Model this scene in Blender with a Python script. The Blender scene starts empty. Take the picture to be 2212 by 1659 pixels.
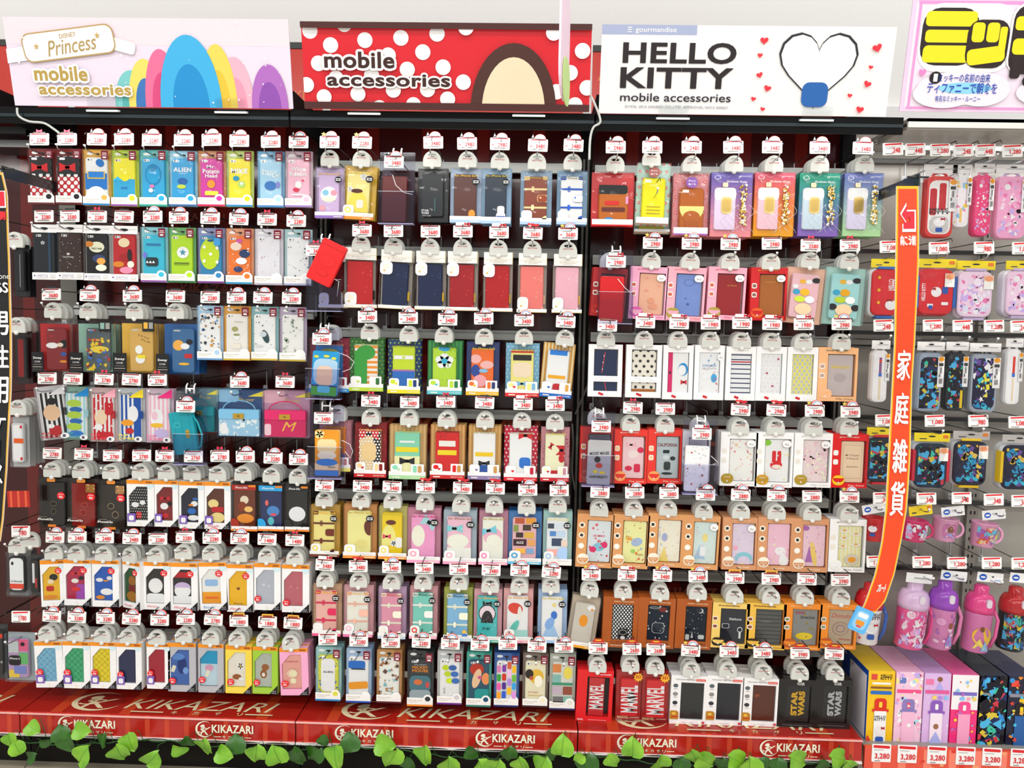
import bpy, math, random
from mathutils import Vector, Matrix
random.seed(7)
SC = bpy.context.scene
COL = SC.collection
# ---------------------------------------------------------------- camera, world, lights, exposure
F_PX, CX, CY, CAMD, CAMH = 1720.0, 1106.0, 829.5, 2.91, 1.60
YAW, PIT, ROL = [math.radians(a) for a in (-1.537, 4.085, 1.1125)]
FW = Vector((math.sin(YAW)*math.cos(PIT), math.cos(YAW)*math.cos(PIT), -math.sin(PIT)))
R0 = Vector((math.cos(YAW), -math.sin(YAW), 0)); U0 = R0.cross(FW)
RT = R0*math.cos(ROL) + U0*math.sin(ROL)
UP = -R0*math.sin(ROL) + U0*math.cos(ROL)
EYE = Vector((0, -CAMD, CAMH))
cd = bpy.data.cameras.new('camera'); cam = bpy.data.objects.new('camera', cd); COL.objects.link(cam)
cd.sensor_width = 36; cd.lens = F_PX/2212*36; cd.clip_start = .05
M = Matrix((RT, UP, -FW)).transposed().to_4x4(); M.translation = EYE; cam.matrix_world = M
SC.camera = cam
SC.view_settings.view_transform = 'Standard'; SC.view_settings.look = 'None'
SC.view_settings.gamma = 1; SC.view_settings.exposure = 0.35
W = bpy.data.worlds.new('world'); SC.world = W; W.use_nodes = True
W.node_tree.nodes['Background'].inputs[0].default_value = (1, .985, .96, 1)
W.node_tree.nodes['Background'].inputs[1].default_value = .55
def area(name, loc, sx, sy, e, rot=(0, 0, 0), col=(1, .98, .95)):
    l = bpy.data.lights.new(name, 'AREA'); l.shape = 'RECTANGLE'; l.size = sx; l.size_y = sy; l.energy = e; l.color = col
    o = bpy.data.objects.new(name, l); o.location = loc; o.rotation_euler = rot; COL.objects.link(o); return o
for i, (yy, e) in enumerate(((-1.3, 34), (-3.4, 95), (-5.6, 150))):
    area('ceiling_and_fill_light', (-.2, yy, 3.3), 7.5, .22, e)
area('ceiling_and_fill_light', (-.2, .55, 3.9), 8, .22, 24, (math.radians(25), 0, 0))  # added fill lamp behind the bays, whitens the back wall
TUBE_E = 1.0
def unp(x, y, Y):
    d = FW + RT*((x-CX)/F_PX) - UP*((y-CY)/F_PX)
    return EYE + d*((Y-EYE.y)/d.y)
def proj(p):
    d = Vector(p)-EYE; w = d.dot(FW)
    return CX+F_PX*d.dot(RT)/w, CY-F_PX*d.dot(UP)/w
# ---------------------------------------------------------------- materials
def lin(h):
    if len(h) == 3: h = ''.join(c*2 for c in h)
    return [((int(h[i:i+2], 16)/255+.055)/1.055)**2.4 if int(h[i:i+2], 16) > 10 else int(h[i:i+2], 16)/255/12.92 for i in (0, 2, 4)]
FIN = {'p': (.45, .35, 0), 'c': (.22, .5, 0), 'm': (.25, .5, 1), 'd': (.8, .2, 0), 'g': (.08, .5, 0), 's': (.5, .3, 0)}
_m = {}
def mat(key):
    """'rrggbb' or 'rrggbb:finish' or a special name"""
    if key in _m: return _m[key]
    m = bpy.data.materials.new('m_'+key.replace(':', '_')); m.use_nodes = True; nt = m.node_tree; b = nt.nodes['Principled BSDF']
    if key in ('film', 'acrylic', 'bag'):
        nt.nodes.remove(b); out = nt.nodes['Material Output']
        mx = nt.nodes.new('ShaderNodeMixShader'); tr = nt.nodes.new('ShaderNodeBsdfTransparent'); gl = nt.nodes.new('ShaderNodeBsdfGlossy')
        lw = nt.nodes.new('ShaderNodeFresnel'); lw.inputs[0].default_value = 1.45
        mu = nt.nodes.new('ShaderNodeMath'); mu.operation = 'MULTIPLY_ADD'; mu.inputs[1].default_value = .42; mu.inputs[2].default_value = .005; mu.use_clamp = True
        tc = nt.nodes.new('ShaderNodeTexCoord'); no = nt.nodes.new('ShaderNodeTexNoise'); bu = nt.nodes.new('ShaderNodeBump')
        no.inputs['Scale'].default_value = {'film': 20, 'acrylic': 3, 'bag': 60}[key]; no.inputs['Detail'].default_value = 1.5
        bu.inputs['Strength'].default_value = {'film': .9, 'acrylic': .05, 'bag': .9}[key]; bu.inputs['Distance'].default_value = {'film': .004, 'acrylic': .004, 'bag': .006}[key]
        if key != 'bag':
            nt.links.new(tc.outputs['Object'], no.inputs['Vector'])
        else:
            nt.links.new(tc.outputs['Object'], no.inputs['Vector'])
        nt.links.new(no.outputs['Fac'], bu.inputs['Height']); nt.links.new(bu.outputs[0], gl.inputs['Normal']); nt.links.new(bu.outputs[0], lw.inputs['Normal'])
        gl.inputs['Roughness'].default_value = .06
        tr.inputs[0].default_value = {'film': (.97, .98, .98, 1), 'acrylic': (.86, .86, .93, 1), 'bag': (.96, .96, .97, 1)}[key]
        nt.links.new(lw.outputs[0], mu.inputs[0]); nt.links.new(mu.outputs[0], mx.inputs[0]); nt.links.new(tr.outputs[0], mx.inputs[1]); nt.links.new(gl.outputs[0], mx.inputs[2])
        nt.links.new(mx.outputs[0], out.inputs[0])
    elif key == 'tube':
        b.inputs['Emission Color'].default_value = (1, .98, .94, 1); b.inputs['Emission Strength'].default_value = 3.5
    elif key == 'panel':            # glossy maroon laminate with faint vertical stripes
        tc = nt.nodes.new('ShaderNodeTexCoord'); sp = nt.nodes.new('ShaderNodeSeparateXYZ'); nt.links.new(tc.outputs['Object'], sp.inputs[0])
        mo = nt.nodes.new('ShaderNodeMath'); mo.operation = 'PINGPONG'; mo.inputs[1].default_value = .1; nt.links.new(sp.outputs[0], mo.inputs[0])
        gt = nt.nodes.new('ShaderNodeMath'); gt.operation = 'GREATER_THAN'; gt.inputs[1].default_value = .078; nt.links.new(mo.outputs[0], gt.inputs[0])
        mx = nt.nodes.new('ShaderNodeMix'); mx.data_type = 'RGBA'; mx.inputs[6].default_value = (*lin('3c0c0c'), 1); mx.inputs[7].default_value = (*lin('641510'), 1)
        nt.links.new(gt.outputs[0], mx.inputs[0]); nt.links.new(mx.outputs[2], b.inputs['Base Color'])
        b.inputs['Roughness'].default_value = .16
        no = nt.nodes.new('ShaderNodeTexNoise'); no.inputs['Scale'].default_value = 3.5; bu = nt.nodes.new('ShaderNodeBump'); bu.inputs['Strength'].default_value = .35; bu.inputs['Distance'].default_value = .02
        nt.links.new(tc.outputs['Object'], no.inputs['Vector']); nt.links.new(no.outputs['Fac'], bu.inputs['Height']); nt.links.new(bu.outputs[0], b.inputs['Normal'])
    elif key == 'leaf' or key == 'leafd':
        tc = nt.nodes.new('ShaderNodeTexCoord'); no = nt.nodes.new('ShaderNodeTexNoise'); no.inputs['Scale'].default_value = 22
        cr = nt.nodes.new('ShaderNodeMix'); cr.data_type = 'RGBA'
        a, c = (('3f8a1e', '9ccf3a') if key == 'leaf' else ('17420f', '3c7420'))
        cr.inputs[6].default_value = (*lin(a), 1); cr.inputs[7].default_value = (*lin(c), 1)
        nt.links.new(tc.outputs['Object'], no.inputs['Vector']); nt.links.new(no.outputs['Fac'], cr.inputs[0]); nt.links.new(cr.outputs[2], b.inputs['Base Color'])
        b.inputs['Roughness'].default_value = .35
    else:
        h, _, f = key.partition(':'); r, s, me = FIN[f or 'p']
        b.inputs['Roughness'].default_value = r; b.inputs['Specular IOR Level'].default_value = s; b.inputs['Metallic'].default_value = me
        c = [min(.86, v) for v in lin(h)]
        # slight procedural mottling of the print
        no = nt.nodes.new('ShaderNodeTexNoise'); no.inputs['Scale'].default_value = 60; mx = nt.nodes.new('ShaderNodeMix'); mx.data_type = 'RGBA'
        mx.inputs[6].default_value = (*[v*.96 for v in c], 1); mx.inputs[7].default_value = (*c, 1)
        tc = nt.nodes.new('ShaderNodeTexCoord'); nt.links.new(tc.outputs['Object'], no.inputs['Vector'])
        nt.links.new(no.outputs['Fac'], mx.inputs[0]); nt.links.new(mx.outputs[2], b.inputs['Base Color'])
    _m[key] = m; return m
# ---------------------------------------------------------------- text meshes
_t = {}
def tmesh(s, bold=.012, shear=0):
    k = (s, bold, shear)
    if k in _t: return _t[k]
    c = bpy.data.curves.new('t', 'FONT'); c.body = s; c.resolution_u = 2 if ord(s[0]) > 0x2fff else (7 if bold > .03 else 4); c.offset = bold; c.shear = shear
    if bold > .02: c.space_character = 1.06
    o = bpy.data.objects.new('t', c); COL.objects.link(o); bpy.context.view_layer.update()
    me = o.evaluated_get(bpy.context.evaluated_depsgraph_get()).to_mesh()
    vs = [(v.co.x, v.co.y) for v in me.vertices]; fs = [tuple(p.vertices) for p in me.polygons]
    x0 = min(v[0] for v in vs); x1 = max(v[0] for v in vs); y0 = min(v[1] for v in vs); y1 = max(v[1] for v in vs)
    r = ([((a-(x0+x1)/2)/(x1-x0), (b-(y0+y1)/2)/(y1-y0)) for a, b in vs], fs)
    # make every face look the same way
    out = []
    for f in fs:
        A = sum(r[0][f[i]][0]*r[0][f[(i+1) % len(f)]][1]-r[0][f[(i+1) % len(f)]][0]*r[0][f[i]][1] for i in range(len(f)))
        out.append(f if A > 0 else f[::-1])
    o.to_mesh_clear() if False else None
    bpy.data.objects.remove(o); bpy.data.curves.remove(c)
    _t[k] = (r[0], out); return _t[k]
# ---------------------------------------------------------------- 2D shapes (unit box, counter-clockwise)
def ell(n=28, a0=0, a1=360): return [(.5*math.cos(math.radians(a0+(a1-a0)*i/n)), .5*math.sin(math.radians(a0+(a1-a0)*i/n))) for i in range(n)]
def rrect(w, h, r, n=4):
    r = max(1e-5, min(r, w/2-1e-5, h/2-1e-5)); p = []
    for cx, cz, a in ((w/2-r, -h/2+r, -90), (w/2-r, h/2-r, 0), (-w/2+r, h/2-r, 90), (-w/2+r, -h/2+r, 180)):
        for i in range(n+1):
            t = math.radians(a+90*i/n); p.append((cx+r*math.cos(t), cz+r*math.sin(t)))
    return p
HEART = [(.5*math.sin(t)**3, (13*math.cos(t)-5*math.cos(2*t)-2*math.cos(3*t)-math.cos(4*t))/29+.09) for t in [-2*math.pi*i/28+math.pi for i in range(28)]][::-1]
HEART = HEART if sum(HEART[i-1][0]*HEART[i][1]-HEART[i][0]*HEART[i-1][1] for i in range(28)) > 0 else HEART[::-1]
STAR = [((.5 if i % 2 == 0 else .22)*math.cos(math.radians(90+36*i)), (.5 if i % 2 == 0 else .22)*math.sin(math.radians(90+36*i))) for i in range(10)]
SHP = {'r': [[(-.5, -.5), (.5, -.5), (.5, .5), (-.5, .5)]], 'e': [ell()], 't': [[(-.5, -.5), (.5, -.5), (0, .5)]], 'h': [HEART], 's': [STAR],
       'm': [[(.5*math.cos(math.radians(a)), -.5+math.sin(math.radians(a))) for a in range(0, 181, 9)]],
       'b': [[(0, -.12), (0, .12), (-.5, .5), (-.5, -.5)], [(0, .12), (0, -.12), (.5, -.5), (.5, .5)], [(x*.3, y*.45) for x, y in ell(12)]],
       'f': [[(x*.5+.27*math.cos(math.radians(a)), y*.5+.27*math.sin(math.radians(a))) for x, y in ell(10)] for a in range(18, 378, 72)],
       'q': [[(-.5, .5), (-.5, -.5), (.5, .5)]], 'Q': [[(-.5, -.5), (.5, -.5), (.5, .5)]]}
def clip(poly, x0, x1, z0, z1):
    for ax, lim, sg in ((0, x0, 1), (0, x1, -1), (1, z0, 1), (1, z1, -1)):
        out = []
        for i, p in enumerate(poly):
            q = poly[(i+1) % len(poly)]; a = (p[ax]-lim)*sg; b = (q[ax]-lim)*sg
            if a >= 0: out.append(p)
            if a*b < 0:
                t = a/(a-b); out.append((p[0]+(q[0]-p[0])*t, p[1]+(q[1]-p[1])*t))
        poly = out
        if len(poly) < 3: return None
    return poly
EPS = .0003
class MB:
    def __init__(s): s.v = []; s.f = []; s.m = []; s.k = []; s.sm = []
    def mi(s, key):
        if key not in s.k: s.k.append(key)
        return s.k.index(key)
    def add(s, vs, fs, key, smooth=False):
        n = len(s.v); s.v += vs; i = s.mi(key)
        for f in fs: s.f.append(tuple(a+n for a in f)); s.m.append(i); s.sm.append(smooth)
    def flat(s, poly, y, key): s.add([(x, y, z) for x, z in poly], [tuple(range(len(poly)))], key)
    def prism(s, poly, y0, y1, key, inset=None):
        n = len(poly); rings = [[(x, y0, z) for x, z in poly]]
        if inset: rings += [[(x, y1+(y0-y1)*.3, z) for x, z in poly], [(x, y1, z) for x, z in inset]]
        else: rings += [[(x, y1, z) for x, z in poly]]
        vs = sum(rings, []); fs = [tuple(range(n))[::-1]]
        for k in range(len(rings)-1):
            for i in range(n): j = (i+1) % n; fs.append((k*n+i, k*n+j, k*n+n+j, k*n+n+i))
        fs.append(tuple(range((len(rings)-1)*n, len(rings)*n))); s.add(vs, fs, key)
    def box(s, x0, x1, y0, y1, z0, z1, key):
        v = [(x, y, z) for x in (x0, x1) for y in (y0, y1) for z in (z0, z1)]
        s.add(v, [(0, 1, 3, 2), (4, 6, 7, 5), (0, 4, 5, 1), (2, 3, 7, 6), (0, 2, 6, 4), (1, 5, 7, 3)], key)
    def slab(s, cx, cz, w, h, y0, y1, r, key, ch=0):
        p = [(x+cx, z+cz) for x, z in rrect(w, h, r)]
        i = [(x+cx, z+cz) for x, z in rrect(w-2*ch, h-2*ch, max(r-ch, .0002))] if ch else None
        s.prism(p, y0, y1, key, i)
    def tube(s, pts, r, key, n=8, smooth=True):
        pts = [Vector(p) for p in pts]; vs = []; fs = []
        for i, p in enumerate(pts):
            d = (pts[min(i+1, len(pts)-1)]-pts[max(i-1, 0)]).normalized()
            a = d.cross(Vector((0.01, 1, .02)) if abs(d.y) < .9 else Vector((1, 0, .01))).normalized(); b = d.cross(a)
            for k in range(n):
                t = 2*math.pi*k/n; q = p+(a*math.cos(t)+b*math.sin(t))*(r if not callable(r) else r(i)); vs.append(tuple(q))
        for i in range(len(pts)-1):
            for k in range(n): j = (k+1) % n; fs.append((i*n+k, i*n+j, i*n+n+j, i*n+n+k))
        fs.append(tuple(range(n))[::-1]); fs.append(tuple(range((len(pts)-1)*n, len(pts)*n))); s.add(vs, fs, key, smooth)
    def lathe(s, prof, key, cx=0, cy=0, n=28, sx=1, sy=1):
        """prof: (radius, z) list from bottom to top"""
        vs = []; fs = []
        for r, z in prof:
            for k in range(n): t = 2*math.pi*k/n; vs.append((cx+r*sx*math.cos(t), cy+r*sy*math.sin(t), z))
        for i in range(len(prof)-1):
            for k in range(n): j = (k+1) % n; fs.append((i*n+k, i*n+j, i*n+n+j, i*n+n+k))
        fs.append(tuple(range(n))[::-1]); fs.append(tuple(range((len(prof)-1)*n, len(prof)*n))); s.add(vs, fs, key, True)
    def text(s, t, key, cx, cz, w, h, y, rot=0, bold=.012, shear=0):
        vs, fs = tmesh(t, bold, shear); c, sn = math.cos(math.radians(rot)), math.sin(math.radians(rot))
        s.add([(cx+a*w*c-b*h*sn, y, cz+a*w*sn+b*h*c) for a, b in vs], fs, key)
    def art(s, spec, cx, cz, w, h, y, hole=None):
        """spec: items separated by ';' in fractions of the rectangle, v downwards"""
        X0, X1, Z0, Z1 = cx-w/2, cx+w/2, cz-h/2, cz+h/2
        def put(poly, key, yy):
            q = clip(poly, X0, X1, Z0, Z1)
            if q and hole:
                mx, mz = sum(a[0] for a in q)/len(q), sum(a[1] for a in q)/len(q)
                if hole[0]-.003 < mx < hole[1]+.003 and hole[2]-.003 < mz < hole[3]+.003: return
            if q: s.flat(q, yy, key)
        for it in spec.split(';'):
            it = it.strip()
            if not it: continue
            y -= EPS
            body, _, txt = it.partition('^'); a = body.split(); k = a[0]; key = a[1]; n = [float(q) for q in a[2:]]
            if k in SHP or k == 'R':
                u, v, ww, hh = n[:4]; rot = math.radians(n[4]) if len(n) > 4 else 0
                for pl in (SHP[k] if k in SHP else [None]):
                    if k == 'R': pl = [(x/(ww*w), z/(hh*h)) for x, z in rrect(ww*w, hh*h, .3*min(ww*w, hh*h))]
                    p = []
                    for x, z in pl:
                        x *= ww*w; z *= hh*h
                        p.append((X0+u*w+x*math.cos(rot)-z*math.sin(rot), Z1-v*h+x*math.sin(rot)+z*math.cos(rot)))
                    put(p, key, y)
            elif k == 'O':          # thick outline behind a word
                u, v, ww, hh = n[:4]; rr = .15*hh*h
                for q in range(12): s.text(txt, key, X0+u*w+rr*math.cos(q*math.pi/6), Z1-v*h+rr*math.sin(q*math.pi/6), ww*w, hh*h, y-q*.00001, 0, .028)
            elif k in 'TYI':
                u, v, ww, hh = n[:4]; rot = n[4] if len(n) > 4 else 0
                s.text(txt, key, X0+u*w, Z1-v*h, ww*w, hh*h, y, rot, {'T': .008, 'Y': .028, 'I': .0}[k], .35 if k == 'I' else 0)
            elif k == 'D':          # dots: columns, rows, diameter(fraction of width)
                nx, nz, d = int(n[0]), int(n[1]), n[2]
                for j in range(nz+1):
                    for i in range(nx+1):
                        ux = (i+(.5 if j % 2 else 0))/nx*w; vz = j/nz*h
                        put([(X0+ux+x*d*w, Z1-vz+z*d*w) for x, z in ell(12)], key, y)
            elif k == 'S':
                for i in range(int(n[0])): put([(X0+(i+a_)/n[0]*w, z) for a_, z in ((.5-n[1]/2, Z0), (.5+n[1]/2, Z0), (.5+n[1]/2, Z1), (.5-n[1]/2, Z1))], key, y)
            elif k == 'H':
                for i in range(int(n[0])): put([(x, Z1-(i+a_)/n[0]*h) for a_, x in ((.5+n[1]/2, X0), (.5+n[1]/2, X1), (.5-n[1]/2, X1), (.5-n[1]/2, X0))], key, y)
            elif k == 'X':          # quilting lines
                for i in range(-6, 7):
                    for sg in (1, -1):
                        c0 = i/n[0]*w; t = .0011
                        p = [(cx+c0-sg*h/2-t, Z0), (cx+c0-sg*h/2+t, Z0), (cx+c0+sg*h/2+t, Z1), (cx+c0+sg*h/2-t, Z1)]
                        put(p, key, y)
            elif k == 'C':          # confetti: count, size ; colours joined by ,
                rg = random.Random(int(n[0]*7+n[1]*1000+len(spec))); cols = key.split(',')
                for i in range(int(n[0])):
                    px, pz, ro = X0+rg.random()*w, Z0+rg.random()*h, rg.random()*6.28; sz = n[1]*w*(.6+.8*rg.random())
                    pl = rg.choice([SHP['e'][0], HEART, STAR, SHP['r'][0], SHP['t'][0]]); e2 = rg.choice((1, .6))
                    put([(px+(x*math.cos(ro)-z*math.sin(ro)*e2)*sz, pz+(x*math.sin(ro)+z*math.cos(ro)*e2)*sz) for x, z in pl], cols[i % len(cols)], y-.00004*(i % 5))
        return y
    def mesh(s, name):
        me = bpy.data.meshes.new(name); me.from_pydata(s.v, [], s.f)
        for k in s.k: me.materials.append(mat(k))
        me.polygons.foreach_set('material_index', s.m); me.polygons.foreach_set('use_smooth', s.sm); me.update(); return me
def obj(name, data, parent=None, loc=(0, 0, 0), rot=(0, 0, 0), label=None, cat=None, group=None, kind=None):
    if isinstance(data, MB): data = data.mesh(name)
    o = bpy.data.objects.new(name, data); COL.objects.link(o); o.location = loc; o.rotation_euler = rot
    if parent: o.parent = parent
    if label: o['label'] = label
    if cat: o['category'] = cat
    if group: o['group'] = group
    if kind: o['kind'] = kind
    return o
# ---------------------------------------------------------------- room and fixture shell
BX = (-2.655, -1.709, -.770, .172, 1.105)       # fronts of the bays
PY = -.29                                        # front plane of the hanging goods
b = MB(); b.box(-4.5, 4.5, -9, 2.2, -.05, 0, 'c9c2b6:c'); obj('floor', b, kind='structure')
b = MB(); b.box(-4.5, 4.5, 1.1, 1.2, 0, 4.2, 'f6f3ec:d'); obj('wall_back', b, kind='structure')
b = MB(); b.box(1.0, 4.5, 1.04, 1.099, 2.60, 2.69, 'f4f4f2:d'); obj('trim_1', b, kind='structure')
DZ = .272
def emblem(u, v, w, h, c, bg):
    return f"e {c} {u} {v} {w} {h};e {bg} {u+.06*w} {v-.02*h} {w*.9} {h*.88};I {c} {u+.06*w} {v+.1*h} {w*.6} {h*.5}^K;e {c} {u-.1*w} {v-.2*h} {w*.25} {h*.18} 20;I {c} {u-.1*w} {v+.05*h} {w*.5} {h*.3}^S"
names = ('far left', 'left', 'middle', 'right')
for i in range(4):
    x0, x1 = BX[i], BX[i+1]; cx = (x0+x1)/2; w = x1-x0-.004
    rt = obj('base_shelf', None, None, (cx, 0, 0), label=f'red striped base shelf with gold lettering under the {names[i]} bay of phone cases', cat='shelf', group='red base shelves along the display')
    b = MB(); b.box(-w/2, w/2, -.35, 0, DZ-.02, DZ, '8e1a12')
    m = b; t = MB(); k = '7d1410:c'
    t.slab(0, 0, w, .35, .0005, 0, .0003, 'a01c12:c')
    a = "S b83a1a 4 .16;" + emblem(.235, .76, .19, .38, 'd8c9a2', '8a1610') + ";I d8c9a2 .63 .79 .56 .19^KIKAZARI;r d8c9a2 .45 .945 .12 .02;T d8c9a2 .55 .945 .02 .06^キ;T d8c9a2 .63 .945 .02 .06^カ;T d8c9a2 .71 .945 .02 .06^ザ;T d8c9a2 .79 .945 .02 .06^リ;r d8c9a2 .86 .945 .10 .02"
    t.art(a, 0, 0, w, .35, 0)
    obj('shelf_board', b, rt); obj('printed_top', t, rt, (0, -.175, DZ+.0008), (-math.pi/2, 0, 0))
    f = MB(); fh = .078
    f.slab(0, 0, w, fh, .004, 0, .001, 'b4231c:c')
    s = 'S c8442a 14 .24;'
    for u in (.273, .776):
        s += emblem(u-.102, .5, .066, .72, 'f4ead2', 'ab211b')+f";Y f4ead2 {u} .45 .150 .36^KIKAZARI;r f4ead2 {u-.055} .80 .03 .03;T f4ead2 {u-.03} .80 .012 .13^キ;T f4ead2 {u-.01} .80 .012 .13^カ;T f4ead2 {u+.012} .80 .012 .13^ザ;T f4ead2 {u+.032} .80 .012 .13^リ;r f4ead2 {u+.055} .80 .026 .03;"
    for q in range(9): s += f"m 2b2a26 {.06+q*.11} .99 .1 .09;"
    f.art(s, 0, 0, w, fh, 0)
    obj('front_fascia', f, rt, (0, -.356, DZ-.036))
    g = MB(); g.box(-w/2, w/2, -.006, .002, -.003, .003, 'e6e4e0:g'); g.box(-w/2, w/2, -.006, .002, .072, .0745, 'e8b4ac:g')
    obj('price_rail', g, rt, (0, -.358, DZ-.075))
    g = MB(); g.box(-w/2, w/2, -.30, 0, 0, DZ-.021, '17140f:d'); g.box(-w/2, w/2, -.335, -.30, 0, .07, '8f8876:d'); g.box(-w/2, w/2, -.37, -.335, 0, .035, '3a1f16:d')
    obj('plinth', g, rt)
# dark back panels with printed lettering, one per bay
for i in range(4):
    x0, x1 = BX[i], BX[i+1]; cx = (x0+x1)/2; w = x1-x0-.03
    p = MB(); p.box(-w/2, w/2, 0, .01, 0, 2.05, 'panel')
    rg = random.Random(i)
    for zz, t, sz, c in ((1.23, 'KIKAZARI', .10, 'a8401c'), (1.72, 'KIKAZARI', .035, '7a3018'), (.98, 'KIKAZARI', .035, '8a3a1c'), (.62, 'KIKAZARI', .05, '7a3018'), (1.98, 'KIKAZARI', .03, '6a2414')):
        p.text(t, c, .06*rg.uniform(-1, 1), zz-.29, sz*6.4, sz, -EPS*2)
    obj('back_panel', p, None, (cx, .014, .29), label=f'dark maroon glossy back panel printed with faint orange letters, {names[i]} bay', cat='panel', group='maroon back panels')
    p = MB(); p.box(-w/2, w/2, 0, .01, .0, .24, 'd0301f:c'); p.box(-w/2, w/2, -.004, .014, .24, .262, '2d3430:c')
    p.text('AZARI', 'e8915a', -w/2+.02+.06, .155, .12, .03, -EPS); p.text('KIKA', 'e8915a', w/2-.05, .075, .1, .035, -EPS)
    obj('backing_board', p, None, (cx, .014, 2.345), label=f'red panel with a black top rail behind the header sign of the {names[i]} bay', cat='panel', group='red panels above the canopies')
    # uprights
for i in range(4):
    x = BX[i+1] if i < 3 else BX[4]-.01
    p = MB(); p.box(-.022, .022, -.02, .012, .276, 2.315, '0b0b0c:d'); 
    if i > 0: p.box(-.012, -.004, -.022, -.0205, .3, 2.2, '6d6a63'); p.box(.004, .012, -.022, -.0205, .3, 2.2, '6d6a63')
    else: p.box(-.03, .03, -.022, -.0205, .3, 2.2, '77756f')
    obj('slotted_upright', p, None, (x, 0, 0), label='black slotted steel upright ' + ('left of the left bay', 'between the left and middle bays', 'between the middle and right bays', 'between the right bay and the grey shelving')[i], cat='upright', group='steel uprights')
# canopies with a fluorescent tube behind the lip
for i in range(4):
    x0, x1 = BX[i], BX[i+1]; cx = (x0+x1)/2; w = x1-x0-.006
    r = obj('light_canopy', None, None, (cx, 0, 2.255), label=f'black canopy box hiding a fluorescent tube above the {names[i]} bay', cat='canopy', group='black light canopies')
    g = MB(); v = [(x, y, z) for x in (-w/2, w/2) for y, z in ((-.42, -.02), (-.42, 0), (-.013, .085), (-.013, .06))]
    g.add(v, [(0, 3, 2, 1), (4, 5, 6, 7), (0, 1, 5, 4), (1, 2, 6, 5), (2, 3, 7, 6), (3, 0, 4, 7)], '08090b:d')
    g.box(-w/2, w/2, -.418, -.410, -.05, -.0, '050607:d'); g.box(-w/2, w/2, -.4195, -.418, -.030, -.012, '1f2c30:g'); g.box(-w/2, -w/2+.008, -.41, -.02, -.03, .06, '08090b:d')
    obj('hood', g, r)
    t = MB(); t.tube([(-w/2+.05, -.392, -.018), (w/2-.05, -.392, -.018)], .011, 'tube'); obj('fluorescent_tube', t, r)
    area('canopy_tube_light', (cx, -.385, 2.222), w-.1, .03, TUBE_E, (math.radians(28), 0, 0))
# cross bars per row and bay
ORD = ('topmost', 'second', 'third', 'fourth', 'fifth', 'sixth', 'lowest')
BARS = {1: (675, 855, 1018, 1190, 1372), 2: (362, 545, 722, 893, 1072, 1235), 3: (372, 566, 733, 908, 1080, 1245, 1400)}
for bay, ys in BARS.items():
    x0, x1 = BX[bay]+.03, BX[bay+1]-.03; cx = (x0+x1)/2
    for n, yy in enumerate(ys):
        px = proj((cx, -.03, 1.6))[0]; z = unp(px, yy, -.03).z
        p = MB(); p.slab(0, 0, x1-x0, .034, .012, -.012, .003, 'c4c9c4:c'); p.box(-(x1-x0)/2, (x1-x0)/2, -.0135, -.012, .010, .0165, 'd5dcd8:g')
        obj('cross_bar', p, None, (cx, -.03, z), label=f'metal hook bar crossing the {names[bay]} bay behind its {ORD[n+(2 if bay==1 else 0)]} row of hanging goods', cat='bar', group='metal hook bars')
# ---------------------------------------------------------------- header signs
def sign(label, q, bg, art, clips, name='header_sign', yb=-.425, yt=-.475, th=.004, ext=0):
    bl, br = unp(*q[3], yb), unp(*q[2], yb); tl, tr = unp(*q[0], yt), unp(*q[1], yt)
    c = (bl+br)/2; w = ((br-bl).length+(tr-tl).length)/2; h = (((tl+tr)/2)-c).length
    tilt = math.asin((yb-yt)/h)
    r = obj(name, None, None, c, (tilt, 0, 0), label=label, cat='sign', group='header signs over the bays')
    b = MB(); b.slab(0, h/2, w, h, th, 0, .001, bg+':c'); b.art(art, 0, h/2, w, h, 0); obj('sign_board', b, r)
    for u in clips:
        k = MB(); k.box(-.045, .045, -.008, -.006, -.012, .028, 'film'); k.box(-.05, .05, -.012, .012, -.016, -.010, 'e9eef0:g'); obj('clear_clip', k, r, (-w/2+u*w, 0, 0))
    return r
petal = ''
for u, c, hh, lo in ((.43, '7cc8c8', .42, '55b0ac'), (.48, 'f2d96a', .55, '3b74b8'), (.54, 'ee6f9a', .66, 'd64a80'), (.80, 'f6b3c6', .58, 'ee9ab4'), (.74, 'f6d35a', .72, 'f2c23c'), (.92, 'b06cc0', .5, '8e4fae'), (.64, '3fb0e4', .82, '1d8fd0')):
    petal += f"m {c} {u} {1-hh/2:.3f} {.13 if u!=.64 else .22} {hh};m {lo} {u} {1-hh*.30:.3f} {.08 if u!=.64 else .13} {hh*.6:.3f};"
sign('pastel pink header sign with gold lettering and a white ribbon, left bay', [(0, 39), (618, 39), (633, 233), (33, 230)], 'e9dcec',
     "r f0dce4 .5 .15 1 .3;" + petal + "R fffdf4 .04 .42 .12 .16 8;R fffdf4 .40 .30 .12 .14 -14;R b99a5e .225 .29 .33 .33 7;R fffdf4 .225 .29 .322 .30 7;T b99a5e .225 .20 .06 .05 9^DISNEY;I b0965a .235 .31 .18 .17 9^Princess;s c8ac6a .11 .33 .02 .08;s c8ac6a .33 .2 .02 .08;"
     "O ffffff .185 .63 .19 .17^mobile;O ffffff .265 .81 .33 .125^accessories;Y b79a4c .185 .63 .19 .17^mobile;Y b79a4c .265 .81 .33 .125^accessories;C fff 40 .006", (.32, .78))
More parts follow.
